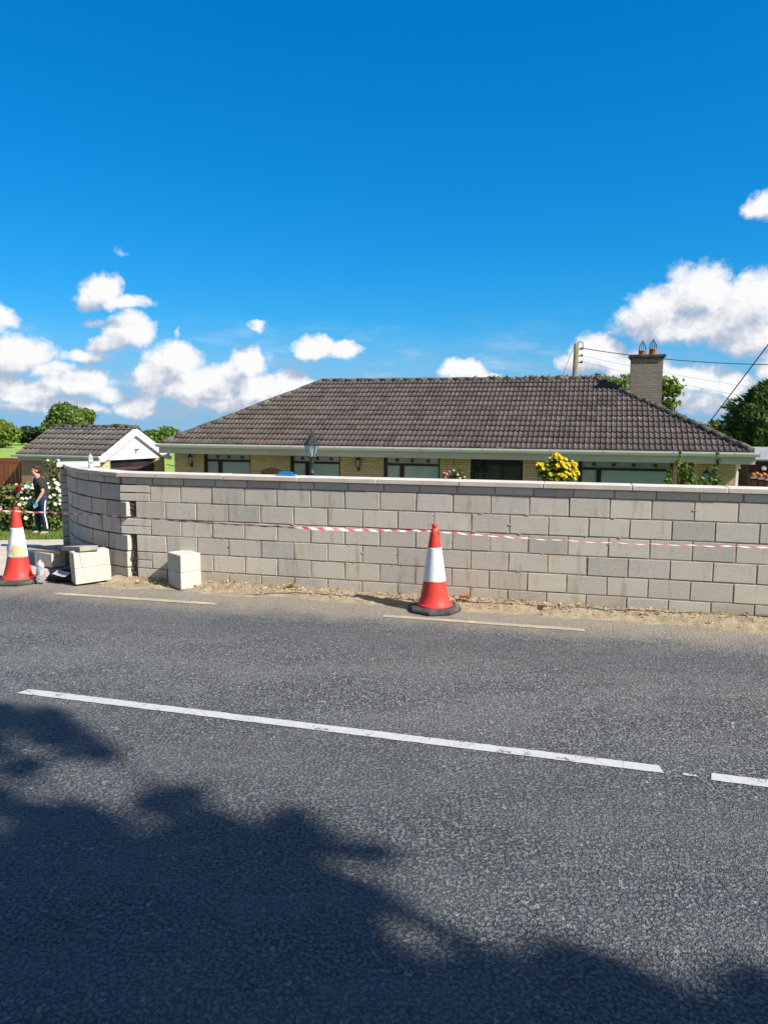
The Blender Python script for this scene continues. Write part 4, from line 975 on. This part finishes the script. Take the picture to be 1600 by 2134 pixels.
for s_ in (-1, 1): blob((-.072, s_*.079, 1.622), (.020, .010, .031)); blob((-.150, s_*.040, 1.600), (.026, .020, .022))
blob((-.050, 0, 1.49), (.062, .060, .075))
rm = bpy.data.meshes.new('person'); bm.to_mesh(rm); bm.free(); ro = bpy.data.objects.new('person', rm); C.objects.link(ro)
md = ro.modifiers.new('remesh', 'REMESH'); md.mode = 'VOXEL'; md.voxel_size = .0045; md.use_smooth_shade = True
sm_ = ro.modifiers.new('smooth', 'SMOOTH'); sm_.factor = .5; sm_.iterations = 4
bpy.context.view_layer.update(); body = bpy.data.meshes.new_from_object(ro.evaluated_get(bpy.context.evaluated_depsgraph_get())); bpy.data.objects.remove(ro); body.name = 'person'
man = obj('person', body, 'skin')
MANP = at(89, 1113, 19.4)
man.location = (MANP.x, MANP.y, gz((MANP-WO).dot(WN))+.026); man.rotation_euler = (0, 0, R(34))
tag(man, 'man in black t-shirt, navy striped tracksuit trousers and blue gloves walking by the roses', 'person')
# eyes, mouth, hair
for sy in (-1, 1):
    bm = bmesh.new(); bmesh.ops.create_icosphere(bm, subdivisions=2, radius=.0095, matrix=Matrix.Translation((-.171, sy*.031, 1.634))); obj('eye', bm, 'hair', man)
bm = bmesh.new(); bmesh.ops.create_icosphere(bm, subdivisions=2, radius=1, matrix=Matrix.Translation((-.183, 0, 1.583)) @ Matrix.Diagonal((.004, .020, .0035, 1))); obj('mouth', bm, 'terracotta', man)
bm = bmesh.new()
bmesh.ops.create_icosphere(bm, subdivisions=4, radius=1, matrix=Matrix.Translation((-.062, 0, 1.685)) @ Matrix.Diagonal((.108, .087, .080, 1)))
bmesh.ops.create_icosphere(bm, subdivisions=4, radius=1, matrix=Matrix.Translation((-.035, 0, 1.64)) @ Matrix.Diagonal((.072, .082, .088, 1)))
hme = bpy.data.meshes.new('hair'); bm.to_mesh(hme); bm.free(); ro = bpy.data.objects.new('hair', hme); C.objects.link(ro)
md = ro.modifiers.new('remesh', 'REMESH'); md.mode = 'VOXEL'; md.voxel_size = .007; md.use_smooth_shade = True
bpy.context.view_layer.update(); hme = bpy.data.meshes.new_from_object(ro.evaluated_get(bpy.context.evaluated_depsgraph_get())); bpy.data.objects.remove(ro); hme.name = 'hair'
for v in hme.vertices: v.co += v.normal*(.012*mnoise.noise(v.co*38)+.007*mnoise.noise(v.co*90))
obj('hair', hme, 'hair', man)
# t-shirt
ts_j = [(.035, 0, .79, .190), (.035, 0, 1.06, .176), (.02, 0, 1.22, .185), (-.02, 0, 1.365, .165), (-.05, 0, 1.44, .092), (-.02, -.17, 1.375, .098), (-.005, -.238, 1.24, .078), (.003, -.25, 1.17, .070), (-.02, .17, 1.375, .098), (-.03, .238, 1.24, .078), (-.033, .25, 1.17, .070)]
tm = skinned('t_shirt', ts_j, [(0, 1), (1, 2), (2, 3), (3, 4), (3, 5), (5, 6), (6, 7), (3, 8), (8, 9), (9, 10)], 'tshirt')
for v in tm.vertices: v.co += Vector((mnoise.noise(v.co*7), mnoise.noise(v.co*7+Vector((9, 0, 0))), 0))*.012
obj('t_shirt', tm, 'tshirt', man)
tr_j = [(.03, 0, 1.08, .160), (.03, 0, .93, .168), (.035, -.095, .84, .122), (.03, -.107, .66, .098), (.025, -.107, .49, .080), (.06, -.107, .30, .075), (.085, -.107, .06, .070), (.0, .095, .84, .122), (-.05, .10, .66, .098), (-.085, .10, .49, .080), (-.07, .10, .30, .075), (-.055, .10, .06, .070)]
tm = skinned('trousers', tr_j, [(0, 1), (1, 2), (2, 3), (3, 4), (4, 5), (5, 6), (1, 7), (7, 8), (8, 9), (9, 10), (10, 11)], 'navy')
for v in tm.vertices: v.co += Vector((mnoise.noise(v.co*9), mnoise.noise(v.co*9+Vector((9, 0, 0))), 0))*.012
trs = obj('trousers', tm, 'navy', man)
bm = bmesh.new(); prv = None
for (x, y, z) in ((.075, -.222, .88), (.06, -.222, .78), (.05, -.212, .66), (.045, -.198, .50), (.07, -.190, .40), (.085, -.186, .30), (.10, -.180, .16)):
    q = [bm.verts.new((x-.014, y-.002, z)), bm.verts.new((x+.014, y-.002, z)), bm.verts.new((x+.018, y+.03, z)), bm.verts.new((x-.018, y+.03, z))]
    if prv:
        for i in range(4): bm.faces.new((prv[i], prv[(i+1) % 4], q[(i+1) % 4], q[i]))
    prv = q
bmesh.ops.recalc_face_normals(bm, faces=bm.faces); obj('side_stripe', bm, 'stripe', trs)
for sx, sy, a in ((.06, -.115, 0), (-.08, .10, 0)):
    sm = skinned('shoe', [(sx+.035, sy, .085, .055), (sx+.03, sy, .05, .052), (sx-.06, sy, .045, .047), (sx-.135, sy, .038, .040)], [(0, 1), (1, 2), (2, 3)], 'shoe')
    for v in sm.vertices: v.co.z = max(v.co.z, .002)
    obj('shoe', sm, 'shoe', man)
for (hj, he), wi in zip(hands, (13, 18)):
    w = J[wi]; e1 = Vector(J[wi-1][:3]).lerp(Vector(w[:3]), .6); gj = [(*e1, .040), (*w[:3], .036)]+[(x, y, z, r*1.12) for x, y, z, r in hj]
    obj('glove', skinned('glove', gj, [(0, 1), (1, 2)]+[(a+2, b+2) for a, b in he], 'glove'), 'glove', man)

# ------------------------------------------------------------------ fence, lamp post, bench, pole and wires
f0 = at(-260, 955, 28.6); f1 = at(47, 955, 27.4); fd = Vector((f1.x-f0.x, f1.y-f0.y, 0)); fl = fd.length; fz = f1.z
fen = thing('board_fence', 'red-brown upright board fence beside the garage behind the flowers', 'fence', (f0.x, f0.y, -1.2), math.atan2(fd.y, fd.x))
bm = bmesh.new(); x = 0
while x < fl-.05: box(bm, x+.012, x+.162, -.012, .012, .05, fz+1.2+rnd.uniform(-.006, .006)); x += .172
obj('boards', bm, 'redfence', fen)
bm = bmesh.new()
for z in (.3, 1.0, 1.7): box(bm, 0, fl, .014, .06, z, z+.09)
obj('rails', bm, 'redfence', fen)
# far field rail fence and hedge line posts
ff = thing('field_fence', 'pale wire and post fence far off along the green field', 'fence', (0, 0, 0))
for i in range(9):
    p_ = at(-60+i*22, 941, 74+.3*i); obj('post', bxm(p_.x-.04, p_.x+.04, p_.y-.04, p_.y+.04, -1.25, p_.z+.30), 'timber', ff)
bm = bmesh.new(); a = at(-60, 934, 74); b = at(120, 935, 76.5); tube(bm, [a, b], .02, 5); obj('rail', bm, 'timber', ff)

lp = at(650, 990, 19.0)
lamp = thing('lamp_post', 'black Victorian style garden lamp post with glass lantern before the bungalow', 'lamp post', (lp.x, lp.y, -1.22), R(8))
ZL = at(650, 953, 19).z+1.22     # underside of the lantern
bm = bmesh.new(); lathe(bm, [(.14, 0), (.13, .25), (.075, .32), (.07, .5), (.045, .6), (.043, ZL-.42), (.062, ZL-.40), (.062, ZL-.375), (.040, ZL-.36), (.036, ZL-.16), (.06, ZL-.14), (.045, ZL-.11), (.05, ZL-.05), (.085, ZL-.02), (.085, ZL)], 20); obj('post', bm, 'black', lamp)
bm = bmesh.new()
for i in range(6):
    q = math.pi/3*i; c, s_ = math.cos(q), math.sin(q); tube(bm, [(.088*c, .088*s_, ZL), (.175*c, .175*s_, ZL+.31)], .0105, 6)
lathe(bm, [(.10, ZL-.005), (.10, ZL+.012)], 6, smooth=False); lathe(bm, [(.185, ZL+.30), (.185, ZL+.32)], 6, smooth=False); fr = obj('lantern_frame', bm, 'black', lamp)
bm = bmesh.new(); lathe(bm, [(.082, ZL+.012), (.165, ZL+.30)], 6, smooth=False, caps=False)
gm, gb, gpr, gout = newmat('clear_lamp_glass'); gpr.inputs['Base Color'].default_value = (.9, .94, .92, 1); gpr.inputs['Roughness'].default_value = .05; gpr.inputs['Transmission Weight'].default_value = .8; gpr.inputs['IOR'].default_value = 1.15; M['clearglass'] = gm
obj('lantern_glass', bm, 'clearglass', lamp)
bm = bmesh.new(); lathe(bm, [(.205, ZL+.318), (.195, ZL+.335), (.135, ZL+.41), (.085, ZL+.48), (.062, ZL+.535), (.062, ZL+.55), (.03, ZL+.555), (.016, ZL+.60), (.026, ZL+.615), (.022, ZL+.635), (.004, ZL+.67)], 6, smooth=False); obj('lantern_roof', bm, 'black', lamp)
bm = bmesh.new(); lathe(bm, [(.03, ZL+.01), (.035, ZL+.05), (.05, ZL+.12), (.05, ZL+.19), (.02, ZL+.23)], 16); obj('bulb', bm, 'lampglass', lamp)

bp0 = at(567, 990, 23.6)
bn = thing('garden_bench', 'dark brown arched back of a garden bench against the brick wall', 'bench', (bp0.x, bp0.y, HZ), HA)
zt = at(567, 975, 23.6).z-HZ
bm = bmesh.new(); n = 16; f0_ = []; f1_ = []
for y in (0, .035):
    lst = [bm.verts.new((-.37, y, .35)), bm.verts.new((.37, y, .35))]+[bm.verts.new((.37-.74*i/n, y, zt-.10+.10*math.sin(math.pi*i/n)**.8)) for i in range(n+1)]
    (f0_ if y == 0 else f1_).extend(lst)
bm.faces.new(f0_); bm.faces.new(f1_[::-1])
for i in range(len(f0_)): bm.faces.new((f0_[i], f0_[(i+1) % len(f0_)], f1_[(i+1) % len(f0_)], f1_[i]))
bmesh.ops.recalc_face_normals(bm, faces=bm.faces); obj('backrest', bm, 'bench', bn)
bm = bmesh.new()
for k in range(4): box(bm, -.4, .4, -.45+k*.11, -.36+k*.11, .42, .45)
obj('seat', bm, 'bench', bn)
for sx in (-.36, .33):
    for sy in (-.42, -.0): obj('leg', bxm(sx, sx+.05, sy, sy+.05, 0, .42), 'bench', bn)

pt = at(1201, 716, 40)
pole = thing('utility_pole', 'weathered wooden utility pole rising behind the bungalow ridge', 'pole', (pt.x-.15, pt.y, -1.2))
PH = pt.z+1.2
bm = bmesh.new(); tube(bm, [(-.0, 0, 0), (.08, 0, PH*.5), (.15, 0, PH)], [.17, .145, .125], 14); obj('shaft', bm, 'wood_pole', pole)
for k, z in enumerate((.28, .62, .95)):
    bm = bmesh.new(); box(bm, .24, .46, -.03, .03, PH-z-.03, PH-z+.03); lathe(bm, [(.05, PH-z-.02), (.055, PH-z+.05), (.03, PH-z+.09)], 10, Matrix.Translation((.44, 0, 0))); obj('insulator_bracket', bm, 'wire', pole)
bm = bmesh.new(); tube(bm, [(.16, 0, PH-.05), (.30, 0, PH+.12), (.46, 0, PH+.05), (.48, 0, PH-.2), (.40, 0, PH-.28)], .022, 6); obj('cable_loop', bm, 'wire', pole)
def wire(label, pts, r, sag=0.0, group='overhead wires'):
    bm = bmesh.new(); a, b = pts; a = Vector(a); b = Vector(b)
    tube(bm, [a.lerp(b, i/16)-Vector((0, 0, sag*4*(i/16)*(1-i/16))) for i in range(17)], r, 5)
    return tag(obj('overhead_wire', bm, 'wire'), label, 'wire', group)
wa = at(1208, 725, 40)
wire('dark service cable running right from the pole top behind the chimney', (wa, at(1760, 757, 39)), .022, .35)
wire('thick slanting cable coming down from the upper right corner behind the roof hip', (at(1700, 585, 22), at(1440, 930, 31)), .020)
wire('thin stay wire slanting down to the left from the pole', (at(1195, 724, 40), at(1160, 810, 41)), .012)
wire('faint thin wire sagging right from the middle pole bracket', (at(1210, 741, 40), at(1800, 835, 44)), .006, .25)
wire('faint thin wire sagging right from the lowest pole bracket', (at(1209, 753, 40), at(1800, 862, 44)), .006, .25)

# ------------------------------------------------------------------ shed and planters at the far right
sh = thing('garden_shed', 'dark brown garden shed with pale roof edge at the far right behind the wall', 'shed', at(1562, 985, 26.5).xy.to_3d()+Vector((0, 0, -1.2)), R(-14))
sx0 = at(1562, 985, 26.5).x; zt = at(1570, 958, 26.5).z+1.2
bm = bmesh.new(); box(bm, -.05, 3.4, 0, 2.4, 0, zt); 
obj('wall', bm, 'shed', sh)
bm = bmesh.new(); box(bm, -.12, 3.6, -.15, 1.25, 0, .06, Matrix.Translation((0, 0, zt+.005)) @ Matrix.Rotation(R(16), 4, 'X')); box(bm, -.12, 3.6, -1.25, .15, 0, .06, Matrix.Translation((0, 2.4, zt+.005)) @ Matrix.Rotation(R(-16), 4, 'X')); obj('roof', bm, 'shedroof', sh)
bm = bmesh.new(); box(bm, .10, .30, -.03, .0, .9, zt-.55); obj('window', bm, 'paleglass', sh)
bm = bmesh.new(); lathe(bm, [(.07, 0), (.09, .02), (.03, .04)], 12, Matrix.Translation((.42, -.03, zt-.28)) @ Matrix.Rotation(R(90), 4, 'X')); obj('light', bm, 'gutter', sh)
for i, (px, lab) in enumerate(((1571, 'brown wooden planter with round terracotta balls, left of the row at far right'), (1586, 'brown wooden planter with round terracotta balls, middle of the row at far right'), (1601, 'brown wooden planter with round terracotta balls, cut by the right picture edge'))):
    pc = at(px, 1000, 17.5-i*.25); ztp = at(px, 995+i*2, 17.5-i*.25).z
    t = thing('planter', lab, 'planter', (pc.x, pc.y, -.95), R(-14), 'planters at the far right')
    bm = bmesh.new(); box(bm, -.075, .075, -.075, .075, 0, ztp+.95-.02); obj('box', bm, 'bench', t)
    bm = bmesh.new(); box(bm, -.088, .088, -.088, .088, ztp+.95-.02, ztp+.95+.015); obj('rim', bm, 'timber', t)
    for dx, dy, dz in ((-.04, 0, .055), (.045, .03, .075)):
        bm = bmesh.new(); bmesh.ops.create_uvsphere(bm, u_segments=14, v_segments=10, radius=.055, matrix=Matrix.Translation((dx, dy, ztp+.95+dz)))
        for f in bm.faces: f.smooth = True
        obj('ball', bm, 'terracotta', t)

# ------------------------------------------------------------------ flowers and shrubs
def petal_flower(n, r, m_petal, seed):
    """one bloom: two whorls of petals round an eye, as shared mesh data"""
    rs = random.Random(seed); vs, fs = [], []
    for w in range(2):
        for i in range(n):
            a = 2*math.pi*(i+.5*w)/n+rs.uniform(-.1, .1); c, s_ = math.cos(a), math.sin(a); l = r*(1-.25*w); up = r*(.15+.35*w); k = len(vs)
            for d, wd, z in ((.08, .06, 0), (.6, .34, up*.6), (1.0, .20, up), ): vs += [(l*d*c-wd*r*s_, l*d*s_+wd*r*c, z), (l*d*c+wd*r*s_, l*d*s_-wd*r*c, z)]
            fs += [(k, k+1, k+3, k+2), (k+2, k+3, k+5, k+4)]
    return pts_mesh('bloom', vs, fs)
def bush(name, label, cat, base, clumps, nleaf, lsize, lm, seed, blooms=None, stems=10, group=None):
    t = thing(name, label, cat, base, 0, group); obj('foliage', leaves('foliage', clumps, nleaf, lsize, seed), lm, t)
    rs = random.Random(seed); bm = bmesh.new()
    for i in range(stems):
        c = rs.choice(clumps); b = Vector((c[0]*.3, c[1]*.3, 0)); tp = Vector(c[:3])+Vector((rs.uniform(-.5, .5)*c[3], rs.uniform(-.5, .5)*c[4], c[5]*.6)); tube(bm, [b, b.lerp(tp, .5)+Vector((0, 0, .05)), tp], [.012, .009, .005], 5)
    obj('stems', bm, 'bark', t)
    if blooms:
        n, r, mat, pn = blooms; me = petal_flower(pn, r, mat, seed); me.materials.append(M[mat])
        for i in range(n):
            c = rs.choice(clumps); d = Vector((rs.uniform(-1, 1), rs.uniform(-1.4, .1), rs.uniform(-.25, 1.1))).normalized()
            o = bpy.data.objects.new('bloom', me); C.objects.link(o); o.parent = t
            o.location = Vector(c[:3])+Vector((d.x*c[3], d.y*c[4], d.z*c[5]))*rs.uniform(.92, 1.12)
            q = (d+Vector((.25, -.45, .45))).to_track_quat('Z', 'Y'); o.rotation_euler = q.to_euler(); s_ = rs.uniform(.7, 1.2); o.scale = (s_, s_, s_)
    return t
GR = 'flower bushes by the driveway'
b0 = at(12, 1110, 20.6); bush('rose_bush', 'green and rusty leaved bush at the left edge, dark red rose above it', 'bush', (b0.x, b0.y, -1.0), [(-.2, 0, .45, .5, .4, .42), (.25, .1, .7, .42, .4, .45), (-.45, .1, .95, .4, .35, .3), (.1, -.1, 1.1, .35, .3, .3)], 1900, .065, 'leaf_olive', 21, (14, .055, 'petal_white', 6), group=GR)
b0 = at(57, 1105, 20.9); bush('rose_bush', 'bush thick with white roses between the left cone and the man', 'bush', (b0.x, b0.y, -.98), [(-.15, 0, .55, .42, .4, .5), (.2, .1, .85, .4, .35, .42), (-.05, 0, 1.15, .36, .3, .25), (.28, -.1, 1.2, .25, .25, .2)], 1500, .06, 'leaf_green', 22, (55, .048, 'petal_white', 6), group=GR)
b0 = at(112, 1112, 20.6); bush('rose_bush', 'white rose bush squeezed between the man and the wall end', 'bush', (b0.x, b0.y, -1.0), [(-.1, 0, .4, .38, .35, .42), (.15, 0, .85, .3, .3, .42), (.15, 0, 1.25, .25, .25, .28), (-.25, .1, .9, .3, .3, .3)], 1700, .065, 'leaf_green', 23, (45, .050, 'petal_white', 6), group=GR)
b0 = at(113, 1090, 21.4); bush('climbing_rose', 'tall thin reddish rose stems rising behind the man near the wall end', 'plant', (b0.x, b0.y, -1.0), [(-.05, 0, 1.55, .16, .15, .22), (.12, 0, 1.75, .14, .12, .3), (-.12, 0, 1.95, .12, .1, .12), (.18, 0, 1.3, .16, .15, .2)], 240, .06, 'leaf_olive', 24, (3, .045, 'petal_white', 6), 9)
b0 = at(40, 1018, 20.5); bush('red_rose', 'single dark red rose standing above the left bushes', 'flower', (b0.x, b0.y, -1.0), [(0, 0, b0.z+.93, .03, .03, .02)], 6, .04, 'leaf_green', 25, None, 2)
rr_ = C.objects['red_rose']; me = petal_flower(8, .075, 'petal_red', 3); me.materials.append(M['petal_red'])
for i in range(4):
    o = bpy.data.objects.new('bloom', me); C.objects.link(o); o.parent = rr_; o.location = (.03*math.cos(i*1.9), -.05+.02*math.sin(i*1.9), b0.z+1.0+.012*(i % 2)); o.rotation_euler = (R(60), R(20*i), R(50*i)); 
# tall yellow daisies before the bungalow
yb = at(1160, 1003, 15.5); zb = -.6; zc = at(1158, 975, 15.5).z-zb
ycl = [(-.18, 0, zc-.12, .22, .2, .2), (.0, 0, zc+.02, .24, .2, .2), (.16, .05, zc-.02, .2, .2, .17), (.12, -.05, zc-.2, .22, .2, .14), (-.30, 0, zc-.02, .13, .13, .13), (.02, 0, zc+.2, .11, .1, .08), (.34, 0, zc-.12, .09, .1, .12), (.33, 0, zc+.06, .05, .05, .05)]
t = bush('daisy_clump', 'tall clump of bright yellow daisy flowers rising above the wall coping', 'flowers', (yb.x, yb.y, zb), ycl, 900, .05, 'leaf_green', 31, (98, .040, 'petal_yellow', 9), 16)
# pink geraniums
gbp = at(940, 996, 21.5); zz = at(940, 988, 21.5).z+1.15
bush('pink_geranium', 'pink flowers and pale green leaves peeping over the coping beside the dark door', 'flowers', (gbp.x, gbp.y, -1.15), [(-.14, 0, zz-.02, .13, .12, .13), (-.05, 0, zz-.12, .2, .15, .12)], 140, .045, 'leaf_green', 33, (16, .045, 'petal_pink', 6), 8)
b0 = at(950, 996, 21.3); bush('pale_leaved_plant', 'pale green leafy pot plant beside the pink flowers', 'plant', (b0.x, b0.y, -1.15), [(.05, 0, zz+.02, .16, .14, .13), (.08, 0, zz-.12, .2, .15, .12), (.12, 0, zz+.14, .05, .05, .08)], 330, .045, 'leaf_olive', 34, (7, .03, 'petal_white', 6), 8)
# climbing rose stems at the right
b0 = at(1428, 1010, 17.0); zz = at(1428, 985, 17).z+.95
bush('climbing_rose', 'bushy green climbing rose in front of the right end of the wide window', 'plant', (b0.x, b0.y, -.95), [(.02, 0, zz-.02, .17, .15, .2), (-.06, 0, zz+.12, .10, .1, .12), (.12, 0, zz+.15, .08, .08, .12), (.05, 0, zz-.25, .22, .15, .15), (-.38, 0, zz-.02, .06, .06, .16), (-.40, 0, zz-.2, .11, .08, .12)], 560, .05, 'leaf_bright', 35, None, 12, group='climbing roses at the right')
b0 = at(1487, 1010, 17.4); zz = at(1487, 975, 17.4).z+.95
bush('climbing_rose', 'thin leafy rose stem reaching over the gutter beside the right lantern', 'plant', (b0.x, b0.y, -.95), [(.0, 0, zz-.02, .10, .08, .12), (.06, 0, zz+.14, .05, .05, .12), (.03, 0, zz+.34, .03, .04, .1), (.0, 0, zz-.25, .16, .1, .14), (-.25, 0, zz-.3, .18, .12, .1)], 210, .05, 'leaf_green', 36, None, 8, group='climbing roses at the right')
b0 = at(1411, 975, 17.2); zz = at(1411, 958, 17.2).z+.95
bush('climbing_rose', 'lone rose shoot with dark tip crossing the fascia over the wide window', 'plant', (b0.x, b0.y, -.95), [(.0, 0, zz-.1, .05, .05, .12), (.05, 0, zz+.08, .03, .03, .10)], 30, .05, 'leaf_green', 37, None, 4, group='climbing roses at the right')

# rough grass round the flower bushes
rs_ = np.random.RandomState(4); n = 26000
tt = rs_.uniform(-17, -5.2, n); oo = rs_.uniform(2.2, 9.5, n); keep = (tt < -8.75+.25*rs_.rand(n)); tt = tt[keep]; oo = oo[keep]; n = len(tt)
P0_ = np.array(WO)[None]+tt[:, None]*np.array(WU)[None]+oo[:, None]*np.array(WN)[None]; P0_[:, 2] = [gz(o_)-.01 for o_ in oo]
hh = (.04+.09*rs_.rand(n)**2)[:, None]; a_ = rs_.rand(n)*6.28; sd = np.stack([np.cos(a_), np.sin(a_), 0*a_], 1)*.012; ln = rs_.normal(size=(n, 3))*.03; ln[:, 2] = 0
v = np.empty((n, 3, 3)); v[:, 0] = P0_-sd; v[:, 1] = P0_+sd; v[:, 2] = P0_+ln+np.array([0, 0, 1])*hh
kind(obj('grass', pts_mesh('grass', v.reshape(-1, 3).tolist(), (np.arange(n)[:, None]*3+np.arange(3)).tolist()), 'leaf_bright'), 'stuff')

# ------------------------------------------------------------------ trees
TG = 'trees and hedges beyond the field'
def ptree(label, px, ptop, pbot, Y, wpx, seed, lm, n=3200, cr=.42, nc=26, size=None, name='tree', group=TG, zb=-1.2):
    c = at(px, ptop, Y); bz = zb; h = c.z-bz; rx = wpx/1600*Y/2; zlow = max(bz, at(px, pbot, Y).z); rz = (c.z-zlow)/2
    return tree(name, label, (c.x, c.y, bz), h, rx, rz, nc, n, size or Y*.0042, lm, seed, group, 'tree' if name != 'hedge' else 'hedge', trunk_r=.028*h, cr=cr)
ptree('round bright green tree standing tallest beyond the garage', 145, 834, 935, 92, 112, 41, 'leaf_green', 17000, .36, 48, .24)
ptree('light green tree cut by the left picture edge', 2, 874, 945, 84, 78, 42, 'leaf_bright', 6000, .42, 24, .24)
ptree('dark hedge tree between the left edge tree and the round tree', 68, 886, 945, 96, 84, 43, 'leaf_dark', 5500, .4, 24, .25)
ptree('low dark hedge tree showing over the garage ridge left part', 212, 887, 935, 120, 70, 44, 'leaf_dark', 1800, .42, 18, .42)
ptree('olive green bush showing over the garage ridge right part', 258, 882, 935, 105, 66, 45, 'leaf_olive', 2200, .42, 20, .36)
ptree('green hedge tree between the garage gable and the bungalow roof', 335, 888, 940, 88, 88, 46, 'leaf_green', 6000, .4, 28, .24)
ptree('low green tree behind the left end of the bungalow roof', 412, 897, 940, 100, 70, 47, 'leaf_green', 1600, .42, 16, .36)
GB_ = 'trees behind the bungalow'
ptree('yellow-green bushy tree behind the chimney', 1322, 766, 900, 37, 210, 51, 'leaf_bright', 5200, .34, 44, .16, group=GB_)
ptree('thin grey-green tree top showing over the ridge left of the chimney', 1232, 760, 880, 42, 140, 52, 'leaf_olive', 1500, .30, 26, .15, group=GB_)
ptree('small light green shrub tree showing over the right hip of the roof', 1492, 868, 960, 31, 105, 53, 'leaf_bright', 1300, .30, 26, .11, group=GB_)
def conifer(label, base, h, r, seed):
    t = thing('conifer', label, 'tree', base); rs = np.random.RandomState(seed); n = 15000
    f = rs.rand(n)**.75; z = h*(.06+.94*f); prof = r*(1-(z/h)**2.6)**.55; a = rs.rand(n)*2*np.pi
    lump = 1+.20*np.sin(a*5+z*2.1)+.14*np.sin(a*9-z*3.3)+.10*np.sin(z*7+a*2)
    rad = prof*lump*(.55+.45*rs.rand(n)**.4); c = np.stack([rad*np.cos(a), rad*np.sin(a), z], 1)
    d = np.stack([np.cos(a), np.sin(a), .55+.5*rs.rand(n)], 1)+rs.normal(size=(n, 3))*.28; d /= np.linalg.norm(d, axis=1)[:, None]
    sd = np.cross(d, rs.normal(size=(n, 3))); sd /= np.linalg.norm(sd, axis=1)[:, None]; L = (.13+.17*rs.rand(n))[:, None]; w = L*.17
    v = np.empty((n, 4, 3)); v[:, 0] = c-d*L*.3; v[:, 1] = c+sd*w+d*L*.2; v[:, 2] = c+d*L-np.array([0, 0, 1])*L*.15; v[:, 3] = c-sd*w+d*L*.2
    obj('crown', pts_mesh('crown', v.reshape(-1, 3).tolist(), (np.arange(n)[:, None]*4+np.arange(4)).tolist()), 'conifer', t)
    bm = bmesh.new(); tube(bm, [(0, 0, -.2), (0, 0, h*.5), (.03, 0, h*.95)], [.17, .11, .02], 9); obj('trunk', bm, 'bark', t)
c_ = at(1632, 790, 31); conifer('dark feathery conifer at the right edge behind the shed', (c_.x, c_.y, -1.2), c_.z+1.2, 2.45, 61)
c_ = at(1560, 880, 34); conifer('smaller dark conifer at the foot of the tall one, left of it', (c_.x, c_.y, -1.2), c_.z+1.35, 1.35, 62)

# roadside trees on the near verge: they stand out of frame to the right of the camera and shade the road
kind(sheet('verge', [S(-90, -14, .0), S(90, -14, .0), S(90, -8.6, .0), S(-90, -8.6, .0)], 'ground'), 'structure')
SHX, SHY = -sun_dir.x/sun_dir.z, -sun_dir.y/sun_dir.z      # ground shift per metre of height
def shade_tree(label, shadow, seed, z0, trunk_xy=None):
    """shadow: (x, y, r) of leaf masses as their shade falls on the road; each hangs at its own height"""
    rs = random.Random(seed); cl = []
    for x, y, r in shadow:
        z = z0+rs.uniform(-.5, .6); cl.append((x-SHX*z, y-SHY*z, z, r, r, r*.8))
    tx, ty = sum(c[0] for c in cl)/len(cl)+.3, sum(c[1] for c in cl)/len(cl)-.4; t = thing('roadside_tree', label, 'tree', (tx, ty, 0), 0, 'roadside trees on the near verge')
    cl = [(x-tx, y-ty, z, a, b, c) for x, y, z, a, b, c in cl]; sub = []
    for x, y, z, a, b, c in cl:
        sub.append((x, y, z, a*.66, b*.66, c*.66))
        for k in range(24):
            q = rs.uniform(0, 6.28); e_ = rs.uniform(-.7, .9); sub.append((x+a*rs.uniform(.62, 1.08)*math.cos(q)*math.cos(e_), y+b*rs.uniform(.62, 1.08)*math.sin(q)*math.cos(e_), z+c*.75*math.sin(e_), a*rs.uniform(.10, .25), b*rs.uniform(.10, .25), c*.2))
    obj('crown', leaves('crown', sub, int(1050*sum(min(1.3, max(.25, c_[3]/.7)) for c_ in cl)), .10, seed, 1.6, .1), 'leaf_green', t)
    bm = bmesh.new(); limbs(bm, (0, 0, -.1), (0, 0, max(c[2] for c in cl)-.6), .13, cl, seed, 12); obj('trunk', bm, 'bark', t)
shade_tree('leafy roadside tree whose shade covers the near lane', [(-1.05, 3.3, .85), (-1.9, 3.45, .85), (-2.6, 2.9, 1.0), (-.6, 2.4, .95), (-.55, 3.45, .62), (-1.6, 2.0, 1.0), (-1.9, 4.85, .16), (-2.2, 5.1, .20), (-2.5, 5.35, .24), (-2.95, 5.35, .34), (-2.7, 4.85, .2), (-2.95, 4.55, .25), (-2.3, 4.6, .14)], 71, 12.0)
shade_tree('broad roadside tree shading the road at the near right', [(.0, 2.65, .68), (.55, 2.22, .70), (1.25, 2.05, .78), (.85, 2.45, .42), (1.6, 2.35, .5), (1.9, 1.85, .9), (2.8, 1.5, 1.0), (.2, 1.2, 1.0), (1.4, .7, 1.1)], 72, 11.5)

# row of trees added out of view behind the camera to block sky fill
rs = random.Random(12)
for i, t in enumerate((-24, -17.5, -11.5, -5.5, 1.0, 14.5, 21, 28)):
    p_ = S(t+rs.uniform(-.6, .6), -12.2+rs.uniform(-.5, .5)); p_.z = -.02
    tree('roadside_tree', 'bushy roadside tree added unseen behind the viewpoint to block sky light', (p_.x, p_.y, 0), 7.2+rs.uniform(-.5, .6), 3.5, 3.5, 30, 5200, .20, 'leaf_dark', 80+i, 'roadside trees on the near verge', ry=1.9, trunk_r=.16)
